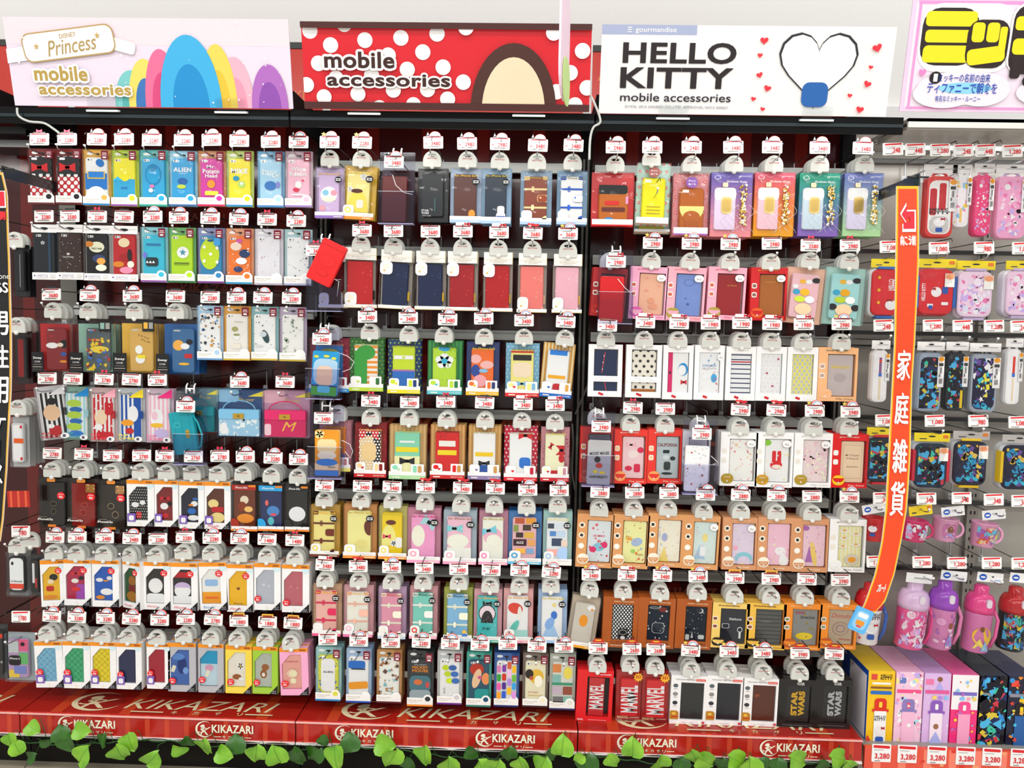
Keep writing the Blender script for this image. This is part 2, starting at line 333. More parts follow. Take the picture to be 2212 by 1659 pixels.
dots = ''.join(f"e fff {u} {v} .053 .18;" for u, v in [(.03, .1), (.15, .02), (.1, .26), (.22, .2), (.345, .17), (.47, .12), (.42, .33), (.055, .47), (.3, .37), (.365, .53), (.49, .5), (.24, .6), (.115, .64), (.01, .72), (.56, .67), (.07, .86), (.19, .82), (.315, .77), (.435, .76), (.505, .87), (.385, .94), (.265, .98), (.97, .3), (.93, .55), (.99, .72), (.95, .92), (.885, .77), (.87, .1), (.57, .05)])
sign('red header sign with white polka dots and brown lettering, middle bay', [(646, 51), (1274, 49), (1273, 238), (659, 239)], 'd8202c', dots +
     "m 4a2a22 .735 .62 .30 .80;m f0d9b8 .735 .69 .22 .62;O ffffff .20 .43 .245 .19^mobile;O ffffff .30 .66 .43 .145^accessories;Y 3c1f1a .20 .43 .245 .19^mobile;Y 3c1f1a .30 .66 .43 .145^accessories;r 4a2522 .5 .035 1 .075;r 4a2522 .5 .96 1 .085", (.21, .79))
hearts = ''.join(f"h e8323f {u} {v} {s} {s*2.9:.3f} {r};" for u, v, s, r in [(.555, .17, .028, 0), (.545, .33, .018, 0), (.55, .55, .022, 20), (.58, .70, .025, -15), (.535, .82, .018, -10), (.57, .935, .017, -10), (.94, .24, .032, 20), (.925, .45, .016, -10), (.92, .64, .026, -20), (.865, .77, .017, -10), (.905, .93, .027, -10)])
sign('white header sign with bold black capitals and red hearts, right bay', [(1302, 51), (1938, 60), (1913.5, 255), (1292.6, 242)], 'f4f2f4',
     "r a6b0cf .16 .055 .33 .11;T fff .185 .06 .14 .075^gourmandise;r fff .095 .03 .015 .012;r fff .095 .055 .015 .012;r fff .095 .08 .015 .012;Y 241c20 .27 .31 .39 .235^HELLO;Y 241c20 .265 .59 .39 .235^KITTY;T 2a2030 .265 .81 .385 .095^mobile accessories;T 9a98a4 .27 .92 .36 .035^©1976, 2015 SANRIO CO.,LTD. APPROVAL NO.S 560621;"
     "h 2a2a30 .745 .5 .27 .86;h fafafa .745 .5 .255 .81;R 2463ae .745 .76 .09 .28;" + hearts, (.26, .76))
# pink katakana sign of the grey section
sign('pink handmade header sign with yellow block characters over the grey shelving', [(1971, -8), (2420, -2), (2388, 246), (1939, 240)], 'f8cde8',
     "r fbe0f2 .5 .5 .96 .92;r f29ad4 .5 .045 .94 .03;r f29ad4 .5 .965 .94 .02;r f29ad4 .04 .5 .012 .9;"
     "R fdf6fa .28 .35 .46 .60;R 2a1c1e .195 .34 .27 .50;R f6df1a .195 .185 .245 .13;R f6df1a .195 .335 .235 .11;R f6df1a .19 .49 .23 .15;R 2a1c1e .38 .40 .20 .42;R f6df1a .33 .30 .06 .17;R f6df1a .40 .30 .06 .17;R f6df1a .38 .50 .18 .14 8;R f6df1a .45 .36 .035 .22;R fdf6fa .60 .35 .24 .62;R 2a1c1e .60 .36 .22 .60;R f6df1a .60 .22 .2 .12;R f6df1a .60 .42 .2 .14;R 2a1c1e .53 .60 .05 .2;"
     "h ee86c8 .085 .66 .035 .07;e f6e6ee .285 .79 .44 .30;e f6e6ee .20 .84 .3 .26;e f6e6ee .38 .80 .28 .3;e f6e6ee .75 .82 .4 .28;e 8fd4f4 .30 .79 .26 .10;e 1a1416 .15 .70 .06 .11;Y fff .15 .70 .02 .07^1;e 1a1416 .60 .72 .06 .11;Y fff .60 .72 .025 .07^2;"
     "T 2a46b0 .29 .70 .25 .075^ミッキーの名前の由来;T 1f3fb4 .285 .79 .34 .10^ティファニーで朝食を;T 2a46b0 .27 .885 .22 .055^有名なミッキー・ルーニー;T 1f3fb4 .66 .80 .08 .07^ミッ", (), yb=-.425, yt=-.48)
# hanging disc mobile in front of the red sign (seen nearly edge on)
P = unp(1222, 90, -.75)
b = MB(); b.slab(0, 0, .16, .30, .006, 0, .07, 'f6d3e4'); b.slab(.012, -.10, .12, .12, -.001, -.004, .05, 'bfe08a'); b.tube([(0, 0, .15), (0, 0, .9)], .0006, 'dddddd', 5)
obj('hanging_sign', b, None, P, (0, 0, math.radians(80)), label='pale pink oval hanging sign with a green edge, seen nearly edge-on', cat='sign')
# white cables
def cable(pts, Y, label, c='c9ccc8', r=.0035):
    b = MB(); P = [unp(x, y, Y) for x, y in pts]; S = []
    for i in range(len(P)-1):
        p0, p1, p2, p3 = P[max(i-1, 0)], P[i], P[i+1], P[min(i+2, len(P)-1)]
        for k in range(6):
            t = k/6; S.append(.5*((2*p1)+(p2-p0)*t+(2*p0-5*p1+4*p2-p3)*t*t+(3*p1-p0-3*p2+p3)*t**3))
    S.append(P[-1]); b.tube(S, r, c); obj('power_cable', b, label=label, cat='cable')
cable([(37, 233), (40, 250), (62, 262), (95, 266), (118, 280), (128, 288)], -.435, 'grey power cable curling from the canopy of the left bay')
cable([(1272, 200), (1285, 225), (1297, 262), (1282, 275), (1275, 300), (1273, 345)], -.43, 'white power cable dropping between the middle and right canopies')
cable([(1276, 820), (1262, 850), (1243, 895)], -.1, 'grey power cable slanting beside the upright in the middle bay', '6a6864')
cable([(1236, 915), (1238, 960), (1236, 1020), (1243, 1062)], -.1, 'grey power cable hanging down beside the upright in the middle bay', '6a6864')
# ---------------------------------------------------------------- shared parts: security hanger, hooks, price tags
def _hanger(plain):
    w, h, t = .060, .052, .011; n = 32; b = MB(); out = []; inn = []
    for i in range(n):
        a = 2*math.pi*i/n; c, s = math.cos(a), math.sin(a)
        if s >= 0: out.append((w/2*c, h*.36+h*.64*s))
        else:
            k = min(w/2/max(abs(c), 1e-6), h*.36/max(abs(s), 1e-6)); out.append((c*k, h*.36+s*k))
        inn.append((.0135*c, h*.72+.0048*s))
    vs = [(x, 0, z) for x, z in out]+[(x, -t*.8, z) for x, z in out]+[(x*.96, -t, .001+z*.97) for x, z in out]+[(x, -t, z) for x, z in inn]+[(x, 0, z) for x, z in inn]
    fs = []
    for r in range(5):
        for i in range(n): j = (i+1) % n; a, c = r*n, ((r+1) % 5)*n; fs.append((a+i, a+j, c+j, c+i))
    b.add(vs, fs, 'd0d2cc:s')
    if plain: b.box(-w/2, w/2, -t-.004, -t, 0, h*.45, 'cfd0ca:s')
    else: b.text('MIGHTYCUBE', 'c2323a', 0, h*.53, .031, .0036, -t-EPS, 0, .02)
    m = b.mesh('security_tag'); b = MB(); b.lathe([(.0078*math.cos(math.radians(a)), .0075*math.sin(math.radians(a))) for a in range(0, 91, 15)], 'e4e4de:c', n=16)
    v = [(x, -z-t, y) for x, y, z in b.v]; b.v = v
    return m, b.mesh('button')
HG, BT = _hanger(0); HGP, _ = _hanger(1)
_hk = {}
def hook(x, z, dz, label, grp, lean=0, L=.325, double=False):
    k = round(dz, 2)
    if k not in _hk:
        a = MB(); a.tube([(0, 0, 0), (0, -L+.02, 0), (0, -L-.004, .004), (0, -L-.012, .014)], .0022, 'c8ccce:m', 7); a.tube([(0, -L-.011, .012), (0, -L-.013, .0165)], .0038, 'f2f2f0:g', 8)
        c = MB(); c.tube([(.006, 0, k+.006), (.006, -L-.012, k+.006), (.006, -L-.02, k-.004)], .0016, '4a4a4a:m', 6)
        p = MB(); p.slab(0, 0, .016, .024, -.004, -.006, .003, 'b9bec0:c'); p.box(.003, .006, -.005, .0, 0, k+.008, 'b9bec0:c')
        _hk[k] = [a.mesh('rod'), c.mesh('tag_arm'), p.mesh('back_plate')]
    r = obj('display_hook', None, None, (x, -.018, z), label=label, cat='hook', group=grp)
    for n, m in zip(('rod', 'tag_arm', 'back_plate'), _hk[k]): obj(n, m, r)
_tg = {}
def tagmesh(price, top):
    if (price, top) not in _tg:
        b = MB(); w, h = .062, .038
        b.slab(0, 0, w, h, .002, -.0015, .003, 'f1efe9:c'); b.slab(0, .001, w*.92, h*.86, -.0015, -.002, .001, 'fbfaf6')
        a = ("r 8e1f2c .5 .07 .82 .10;" if top != 'G' else "R d8262c .5 .12 .84 .13 2;") + ("r 8a8580 .42 .26 .6 .035;r 8a8580 .44 .33 .4 .03;r e0333a .14 .60 .13 .07;r 5a5652 .5 .86 .62 .06" if top != 'G' else "r a09b96 .36 .34 .5 .04;r a09b96 .3 .48 .34 .04;r 3a3632 .3 .9 .4 .04")
        b.art(a, 0, 0, w, h, -.002)
        if top == 'G': b.text(price, 'd8262c', .008, -.0045, .034 if len(price) > 4 else .026, .016, -.0035, 0, .02)
        else: b.text(price, 'd8141e', .0085, -.0036, .030, .0130, -.0035, 0, .024)
        t = None
        if top != 'N' and top != 'G':
            t = MB(); z = h/2
            if top in 'RS':
                for r, c in ((.018, 'd9605a'), (.0155, 'f1eee6'), (.013, '5f86c0'), (.0105, 'f4f1ea')):
                    t.prism([(.006+r*math.cos(math.radians(q)), z+r*.85*math.sin(math.radians(q))) for q in range(0, 181, 15)], .001, -.0008-.018*.01/r*.3, c)
                if top == 'R': t.art("t 20262c .5 .5 1 1;t e8e8e2 .5 .45 .4 .4", -.017, z+.008, .013, .016, -.0012)
                else: t.art("s e8c855 .35 .5 .7 .9;s f0d878 .8 .7 .5 .6", -.015, z+.006, .024, .015, -.0015)
            elif top == 'M': t.art("R 332c2e .5 .8 .9 .4;b d8334e .5 .42 .42 .85", 0, z+.006, .045, .014, -.001)
            elif top == 'O': t.art("R 26282a .5 .7 .8 .6", 0, z+.005, .04, .012, -.001)
            elif top == 'K': t.art("R f4f2ee .4 .6 .8 .8;b cc1f2e .8 .6 .4 .8", 0, z+.006, .046, .013, -.001)
            elif top == 'B': t.art("R e2a93a .5 .6 .9 .8;r 8a4a1c .5 .8 .7 .4", 0, z+.005, .044, .012, -.001)
            elif top == 'H': t.art("h d9262c .3 .5 .5 1;h c41f28 .7 .55 .55 .9;h f3ead8 .25 .65 .2 .4", 0, z+.006, .042, .014, -.001)
            elif top == 'W': t.art("m c92a20 .5 .5 .9 1;e e8b72a .5 .45 .5 .3;r 2c2420 .5 .2 .3 .15", 0, z+.007, .042, .016, -.001)
            t = t.mesh('topper_sign')
        _tg[(price, top)] = (b.mesh('price_tag'), t)
    return _tg[(price, top)]
def price_tag(x, y, price, top, label, grp, Y=-.345, rot=None):
    m, t = tagmesh(price, top); rr = math.radians(random.uniform(-2, 2) if rot is None else rot)
    o = obj('price_tag', m, None, unp(x, y, Y), (math.radians(-4), rr, 0), label=label, cat='price tag', group=grp)
    if t: obj('topper_sign', t, o)
    return o
# ---------------------------------------------------------------- package builder
class P:
    def __init__(s, W, H, t, root): s.W, s.H, s.t, s.r = W, H, t, root; s.back = None
    def slab(s, name, u0, v0, u1, v1, col, art='', y=0., th=.001, r=.0, ch=0, parent=None):
        b = MB(); w = (u1-u0)*s.W; h = (v1-v0)*s.H; cx = ((u0+u1)/2-.5)*s.W; cz = -(v0+v1)/2*s.H
        if col: b.slab(cx, cz, w, h, y+th, y, r, col, ch)
        if art: b.art(art, cx, cz, w, h, y)
        return obj(name, b, parent or s.r)
    def film(s, name='clear_cover', y=0., u0=0, v0=0, u1=1, v1=1, r=.003, shell=True):
        b = MB(); w = (u1-u0)*s.W; h = (v1-v0)*s.H; cx = ((u0+u1)/2-.5)*s.W; cz = -(v0+v1)/2*s.H
        p = [(x+cx, z+cz) for x, z in rrect(w, h, r)]; n = len(p)
        if shell:
            vs = [(x, s.t, z) for x, z in p]+[(x, y+.002, z) for x, z in p]+[(cx+(x-cx)*.97, y, cz+(z-cz)*.985) for x, z in p]
            fs = [(k*n+i, k*n+(i+1) % n, k*n+n+(i+1) % n, k*n+n+i) for k in (0, 1) for i in range(n)]+[tuple(range(2*n, 3*n))]
            b.add(vs, fs, 'film')
        else: b.flat(p, y, 'film')
        return obj(name, b, s.r)
    def frame(s, name, l, t, r, bt, col, art='', side=None, inner='e8e4da', diag=None):
        """window box: margins as fractions, window open to the inside"""
        b = MB(); W, H, T = s.W, s.H, s.t; x0, x1 = -W/2, W/2; a0, a1, z0, z1 = x0+l*W, x1-r*W, -H+bt*H, -t*H
        b.box(x0, x1, T-.002, T, -H, 0, col); y = .0
        for q in ((x0, a0, -H, 0), (a1, x1, -H, 0), (a0, a1, z1, 0), (a0, a1, -H, z0)):
            if q[1]-q[0] > .0005 and q[3]-q[2] > .0005: b.box(q[0], q[1], y, T-.002, q[2], q[3], col)
        b.box(a0, a1, T-.004, T-.002, z0, z1, inner)
        if diag: d = diag*W; b.prism([(a0, z1), (a0, z1-d*1.15), (a0+d, z1)], .004, 0, col)
        if side: b.box(x0-.0003, x0, .002, T, -H, 0, side); b.box(x1, x1+.0003, .002, T, -H, 0, side)
        if art: b.art(art, 0, -H/2, W, H, 0, (a0, a1, z0, z1))
        s.film('window_film', .001, l, t, 1-r, 1-bt, 0, False)
        return obj(name, b, s.r)
CAM1 = "R f2f2f2:g .22 .065 .26 .055;e 20242c:g .155 .065 .07 .04;e 20242c:g .29 .065 .04 .022;"
def st_B(p, c, art):      # slim clear blister: card, case, foot band
    p.slab('backing_card', 0, 0, 1, 1, c[0]+':c', "e 111 .48 .075 .2 .035;e fff .22 .07 .24 .05", y=p.t-.002)
    p.slab('phone_case', .10, .14, .90, .88, c[1]+':c', CAM1+art, y=.002, th=.009, r=.009, ch=.0015)
    p.slab('foot_label', .01, .84, .99, .995, 'f6f3ec', f"T b5a98c .32 .3 .52 .16^iPhone 6s/6;r c9c2b0 .25 .52 .36 .05;r {c[2]} .5 .9 1 .22", y=-.001, th=.0006)
    p.slab('round_tab', .62, .78, .97, .93, 'f6f3ec', f"e {c[1] if c[1]!='f2f2f0' else c[0]} .5 .5 .6 .6", y=-.0018, th=.0005, r=.5)
    p.slab('corner_sticker', .70, .025, .96, .18, '7c1830', "r f0d8d8 .5 .3 .6 .1;r f0d8d8 .5 .5 .7 .08;R fff .5 .78 .5 .18", y=-.0018, th=.0006)
    p.film()
def st_U(p, c, art):      # white header and footer
    p.slab('backing_card', 0, .1, 1, .95, c[0]+':c', y=p.t-.002)
    p.slab('phone_case', .09, .15, .90, .90, c[1]+':c', CAM1+art, y=.002, th=.009, r=.009, ch=.0015)
    p.slab('header_card', 0, 0, 1, .145, 'f4f2ee', "e 15161a .5 .5 .34 .35;r b8b8c4 .82 .45 .3 .04;e e3e3ec .18 .42 .2 .3", y=-.001, th=.001)
    p.slab('foot_label', 0, .87, 1, 1, 'f4f2ee', "T a6a0bc .4 .45 .44 .3^UNISTYLE;r 5a4a8a .1 .45 .05 .2;r c8c4d0 .4 .75 .5 .06;R ddd .82 .45 .2 .5", y=-.001, th=.001)
    p.film()
def st_W(p, c, art):      # wide clear box with a black corner label
    p.slab('backing_card', .14, .08, 1, .98, c[0]+':c', "C 00000022 1 .01" if 0 else "", y=p.t-.004)
    p.slab('phone_case', .38, .16, .93, .95, c[1]+':c', "R c8c8c8 .24 .05 .3 .03;"+art, y=.004, th=.009, r=.01, ch=.0015)
    p.slab('corner_label', .0, .62, .32, 1, '17181a', "Y e8e8e6 .5 .30 .75 .14^2way;T d8d8d6 .5 .48 .5 .08^COVER;r 77706a .5 .62 .7 .03;r 9a948c .5 .74 .8 .04;r 55504a .5 .86 .8 .03", y=-.0015, th=.001)
    if len(c) > 2: p.slab('swatch_label', .70, .03, .98, .22, '1b1c1e', f"r {c[2]} .28 .45 .34 .6;r 9a9a96 .72 .45 .34 .6", y=-.0015, th=.001)
    p.film()
def st_F(p, c, art):      # flip cover: card, stripe colour, base, ribbon, text colour
    p.slab('backing_card', 0, 0, 1, 1, c[0]+':c', y=p.t-.002)
    p.slab('phone_case', .13, .12, .90, .96, c[2]+':c', f"S {c[1]} 5 .5;"+art, y=.002, th=.009, r=.008, ch=.0015)
    p.slab('snap_strap', .84, .42, .97, .56, c[1]+':c', y=.0, th=.004, r=.004)
    p.slab('corner_ribbon', .45, .0, 1, .17, None, f"Q {c[3]} .5 .5 1 1", y=-.001)
    p.slab('foot_label', .02, .80, .98, 1, None, f"Y {c[4]} .25 .35 .36 .2^FLIP;Y {c[4]} .38 .66 .62 .22^COVER;e f2f2f2 .82 .7 .3 .5;r 556 .8 .7 .1 .25", y=-.001)
    p.film()
TRI = "Q 17181c .83 .905 .34 .19;T ccc .86 .94 .14 .03^4.7;r 99a .85 .975 .2 .012;"
def st_O(p, c, art):      # printed window box with orange top: body, case, corner triangle, [sticker v], [text]
    a = f"C dbeaf6,f8e0ea,f6ecc8,dfd8f0 46 .05;e cfe6f4 .86 .12 .26 .12;" if c[0] in ('f6f4f6',) else ""
    a += f"r f0921e .5 .04 1 .085;r a65a12 .82 .045 .22 .04;r fff .5 .93 1 .002;q {c[2]} .12 .17 .18 .12;" + TRI
    if len(c) > 4 and c[4]: a += f"I {c[5] if len(c)>5 else 'e0506e'} .33 .93 .42 .05^{c[4]};"
    p.frame('box', .07, .14, .24, .13, c[0], a, diag=.30)
    p.slab('phone_case', .08, .15, .75, .86, c[1]+':c', art, y=.005, th=.012)
    if c[3]:
        x, v = c[3].split('/')
        p.slab('round_sticker', float(x)-.13, float(v)-.065, float(x)+.13, float(v)+.065, 'e3262a', "T fff .5 .3 .6 .16^iPhone;Y fff .5 .62 .45 .32^6s", y=-.0016, th=.0004, r=.5)
def st_L(p, c, art):      # orange top window box with purple insert
    st_O(p, c, art); p.slab('insert_sticker', .02, .72, .32, .90, '7c5cb4', "R f4f4f4 .5 .55 .6 .6;r c8c8d4 .5 .55 .03 .6", y=-.0018, th=.0004)
def st_K(p, c, art):      # dark clear box with orange tabs
    p.slab('backing_card', .0, 0, 1, 1, '2b2520:c', y=p.t-.002)
    p.slab('phone_case', .17, .09, .93, .94, c[0]+':c', art, y=.002, th=.012)
    p.slab('orange_tab', .36, .0, .64, .07, 'f09436', y=-.001, th=.0008, r=.003); p.slab('orange_tab', .36, .93, .64, .98, 'e08226', y=-.001, th=.0008, r=.003)
    p.slab('foot_label', 0, .75, 1, .9, None, "Y e8e6e0 .28 .5 .52 .32^iPhone6/6s;r 9a958c .2 .2 .3 .05", y=-.001)
    p.slab('round_sticker', .70, .27, .97, .42, 'e3262a', "T fff .5 .3 .6 .16^iPhone;Y fff .5 .62 .45 .32^6s", y=-.002, th=.0004, r=.5)
    if len(c) > 1: p.slab('corner_sticker', .66, .10, .96, .26, c[1]+':m', "C e8c890,b06a40 12 .2", y=-.002, th=.0004)
    p.film()
def st_J(p, c, art):      # clear box, orange foot
    p.slab('backing_card', 0, 0, 1, 1, '3a3634:c', y=p.t-.002)
    p.slab('phone_case', .1, .07, .9, .93, c[0]+':c', art, y=.002, th=.012)
    p.slab('foot_label', 0, .9, 1, 1, 'f4f4f2', "r f0852a .5 .8 1 .4;C 8ab,556 6 .04", y=-.001, th=.0008)
    p.slab('corner_label', .04, .05, .94, .16, c[1], "T fff .4 .5 .5 .4^iPhone 6/6s;r e08226 .85 .2 .3 .4", y=-.001, th=.0004)
    p.slab('fan_label', .0, .74, .36, .90, None, f"m {c[1]} .3 .5 1.2 1", y=-.0014)
    p.film()
def st_D(p, c, art):      # die-cut cover box: pattern bg, case, band, pattern colour, pattern kind, [text colour]
    p.slab('backing_card', 0, 0, 1, 1, c[0], ({'d': f"D {c[3]} 8 14 .055", 's': f"C {c[3]} 60 .06", 'x': f"S {c[3]} 9 .4", 'n': ''}[c[4]]), y=p.t-.002)
    p.slab('phone_case', .15, .12, .83, .88, c[1]+':c', art, y=.002, th=.010, r=.007, ch=.0015)
    p.slab('foot_label', 0, .86, 1, 1, 'f7f6f2', f"r {c[2]} .5 .75 1 .5;T f4f0e0 .78 .75 .34 .16^DIE-CUT COVER;r f4f0e0 .2 .75 .2 .14", y=-.001, th=.0006)
    p.slab('inset_label', .60, .72, .95, .90, 'f8f8f6', f"R {c[1]} .3 .5 .3 .7;R {c[0]} .68 .5 .3 .7", y=-.0016, th=.0004)
    p.slab('paper_tab', .05, .72, .36, .88, 'f6f4ee', f"e {c[1]} .4 .4 .5 .5;h {c[2]} .7 .65 .3 .3", y=-.0016, th=.0004, r=.008)
    p.slab('top_print', .1, .09, .95, .15, None, f"T {c[5] if len(c)>5 else '8a8a2a'} .5 .5 .8 .7^for iPhone 6s/6", y=-.001)
    p.film()
def st_C(p, c, art):      # tinted clear box: tint, case, band, [black dot], [top text colour], [paper tab colour]
    p.slab('backing_card', 0, 0, 1, 1, c[0]+':c', y=p.t-.002)
    p.slab('phone_case', .12, .11, .84, .90, c[1]+':c', art, y=.002, th=.011, r=.008, ch=.0015)
    if c[2]: p.slab('foot_label', 0, .88, 1, 1, 'f7f5f2', f"r {c[2]} .5 .78 1 .44;r f6ead0 .8 .78 .28 .12;r ccc4bc .72 .3 .4 .06", y=-.001, th=.0006)
    if len(c) > 3 and c[3]: p.slab('round_sticker', .70, .19, .94, .31, '161618', "r f0f0f0 .5 .38 .7 .14;r f0f0f0 .5 .62 .7 .14;e 161618 .5 .5 .25 .22", y=-.0016, th=.0004, r=.5)
    if len(c) > 4 and c[4]: p.slab('top_print', .08, .11, .95, .17, None, f"Y {c[4]} .5 .5 .85 .6^for iPhone 6s/6", y=-.001)
    if len(c) > 5 and c[5]: p.slab('paper_tab', .04, .74, .38, .92, 'f8f4ee', f"e {c[5]} .45 .5 .6 .6;e fff .45 .5 .3 .3", y=-.0016, th=.0004, r=.01)
    p.film()
TRUNK = "R {b} .0 .03 .5 .12;R {b} 1. .03 .4 .1;r {b} .5 .30 1 .045;r {b} .5 .73 1 .045;R {b} .38 .30 .12 .13;e {a} .38 .26 .035 .02;e {a} .38 .34 .035 .02;R {b} .38 .73 .12 .13;R {b} .82 .52 .48 .17;e {b} 1 1 .4 .16;e {b} 0 1 .4 .16"
def st_T(p, c, art):      # trunk style wallet: tint, base, trim, band, dot, topcolor, tab
    st_C(p, [c[0], c[1]]+c[3:], TRUNK.format(a=c[1], b=c[2])+';'+art)
def st_G(p, c, art):      # white and gold hanging box: case, tab side, drop colour
    p.slab('header_card', .04, 0, .98, .2, 'faf6ea', "r d8b860 .5 .62 1.1 .02;T b8b0a0 .5 .74 .6 .09^for iPhone 6s/6;r d0c8b8 .5 .88 .36 .04;r d8b860 .995 .5 .012 1", y=-.001, th=p.t*.8)
    p.slab('backing_card', .02, .18, .98, .95, 'b8aea4:c', y=p.t-.002)
    p.slab('phone_wallet', .10, .22, .88, .94, c[0]+':s', art+";C "+c[1]+" 16 .10", y=.003, th=.013, r=.006, ch=.002)
    p.slab('zip_pull', .88, .70, .94, .86, c[3]+':m', y=.004, th=.004, r=.003)
    tab = {'tl': (.02, .2, .40, .42), 'bl': (.02, .74, .38, .96)}[c[2]]
    p.slab('paper_tab', *tab, 'fbf8f0', "e f0ead8 .5 .4 .5 .4;e d8b860 .35 .7 .2 .15", y=-.0018, th=.0005, r=.012)
    p.slab('foot_strip', 0, .94, 1, 1, 'faf6ea', "r d8b860 .5 .93 1 .12", y=-.001, th=p.t)
    p.film(v0=.19, v1=.95)
ICO = "R e8e4dc .10 .35 .14 .10;R {i} .10 .35 .10 .06;R e8e4dc .10 .52 .14 .10;R {i} .10 .52 .10 .06;"
def st_X(p, c, art):      # window box with icon column: frame, case, icon, circle colour, [6s sticker], [top text], [foot text colour], [second frame colour]
    a = ''
    if len(c) > 7 and c[7]: a += f"r {c[7]} .5 .76 1 .5;"
    a += ICO.format(i=c[2])+f"T {c[6] or 'fff'} .70 .955 .44 .028^Flip Case;"
    if c[5]: a += f"T {c[6] or 'fff'} .45 .055 .55 .03^{c[5]};"
    p.frame('box', .24, .12, .06, .09, c[0], a)
    p.slab('phone_case', .26, .13, .90, .905, c[1]+':c', art, y=.006, th=.012, r=.006, ch=.001)
    if c[3]: p.slab('round_label', -.0+.03, .77, .37, .955, c[3], f"m {c[0] if c[0]!='f8f6f0' else 'b08a2a'} .5 .5 .9 .44 180;T {c[0]} .5 .3 .5 .1^Case;Y fff .5 .72 .14 .18^6", y=-.0012, th=.0006, r=.5)
    if c[4]: p.slab('round_sticker', .70, .14, .94, .27, 'fbfbfa', "T 9a9a98 .5 .55 .45 .32^6s;e f2f2f0 .5 .1 .1 .02", y=-.0014, th=.0005, r=.5)
def st_I(p, c, art):      # three round icons (kraft boxes)
    p.frame('box', .28, .11, .05, .09, c[0], f"e f2e4cf .13 .21 .17 .11;r 2a2624 .13 .21 .08 .05;e f2e4cf .13 .40 .17 .11;r 2a2624 .13 .40 .08 .05 -20;e f2e4cf .13 .60 .17 .11;r fafafa .13 .60 .08 .06 -30;T f0d8b8 .55 .055 .5 .025^Fashion Design Book;Y fae6cc .62 .95 .34 .035^Flip Case;")
    p.slab('phone_case', .30, .12, .93, .90, c[1]+':c', art, y=.006, th=.012, r=.006, ch=.001)
    p.slab('round_label', .03, .745, .36, .94, 'f6ead8', f"m {c[0]} .5 .66 .88 .5 180;T fff .5 .56 .5 .1^iPhone;Y fff .5 .76 .16 .18^6", y=-.0012, th=.0006, r=.5)
    if len(c) > 2 and c[2]: p.slab('round_sticker', .72, .14, .95, .27, 'fbfbfa', "T 9a9a98 .5 .55 .45 .32^6s", y=-.0014, th=.0005, r=.5)
def st_E(p, c, art):      # white box with window and soft foot: case, split(0/1), kind
    foot = "R c8262e .38 .945 .16 .045 -20;R eeeeec .75 .955 .3 .04;T b8b4b0 .5 .07 .5 .018^Flip Case for iPhone 6s/6;"
    if c[1] == '1':
        p.frame('box', .16, .09, .13, .11, 'faf9f7', foot)
        p.slab('window_bridge', 0, .60, 1, .71, 'faf9f7', "T b4b0ac .5 .35 .5 .14^Flip Case;T b4b0ac .5 .68 .6 .12^for iPhone 6s/6", y=-.001, th=.002)
    else: p.frame('box', .16, .13, .14, .13, 'faf9f7', foot)
    p.slab('phone_case', .18, .11, .84, .90, c[0]+':c', art, y=.006, th=.012)
    if len(c) > 2: p.slab('round_sticker', .76, .15, 1.0, .28, 'fbfbfa', "T b0b0ae .5 .5 .5 .36^6s", y=-.0014, th=.0005, r=.5)
def st_N(p, c, art):      # denim print box
    p.frame('box', .26, .14, .14, .15, c[0], "T f2d8a8 .58 .085 .56 .025^SANRIO CHARACTERS;T 7a3a18 .55 .90 .6 .06^DENIM;T f6ead6 .58 .955 .66 .03^Flip Case for iPhone 6s/6", side=c[0])
    p.slab('phone_case', .28, .15, .84, .86, c[1]+':d', art, y=.006, th=.012)
def st_M(p, c, art):      # red lettered box
    p.frame('box', .28, .13, .10, .10, 'dc1f24', "Y fff .13 .965 .16 .03^MARVEL;T fff .6 .965 .5 .018^Printed leather Flip Case for iPhone 6s/6;Y fff .78 .075 .3 .03^gourmandise", inner='2a2422')
    p.slab('phone_case', .34, .155, .76, .885, 'c9232c:c', "Y f4f2f0 .5 .5 1.7 .36 90^MARVEL", y=.004, th=.012, r=.003)
def st_V(p, c, art):      # clear hanging pack with 3D burst
    p.slab('backing_card', 0, 0, 1, 1, 'b01d20:c', "Y f4d8a0 .3 .955 .44 .05^MARVEL;r f0d8b8 .75 .955 .36 .012", y=p.t-.002)
    p.slab('phone_case', .16, .15, .86, .90, 'd8232a:c', art+";Y f4f2f0 .5 .53 1.55 .44 90^MARVEL", y=.002, th=.012, r=.008, ch=.002)
    p.slab('burst_sticker', .62, .0, 1.04, .20, None, "s e89a20 .5 .5 1 1;s f0b030 .5 .5 1 1 36;e f0b030 .5 .5 .7 .7;Y b01d20 .5 .45 .5 .3^3D", y=-.002)
    p.film()
def st_H(p, c, art):      # white window box with three round pictures
    p.frame('box', .28, .14, .08, .10, 'f8f7f4', "e 5a6268 .13 .21 .14 .08;e 8a8a88 .13 .38 .14 .08;e 30343a .13 .56 .14 .08;T 5a5652 .40 .08 .54 .028^Character Flip Case;R e04a3a .82 .08 .26 .045;T fff .82 .08 .2 .02^iPhone 6s/6;T b08aa8 .5 .955 .3 .015^iPhone 6s/6;R d04a5a .93 .945 .08 .05;r 9a968e .13 .27 .1 .01;r 9a968e .13 .44 .1 .01;r 9a968e .13 .62 .1 .01")
    p.slab('phone_case', .30, .15, .90, .89, c[0]+':c', art, y=.005, th=.012)
    p.slab('corner_label', .0, .70, .27, .90, None, "R b5822a .4 .6 1 1;r c8301c .5 .72 .7 .12;e e8b84a .4 .4 .4 .3", y=-.001)
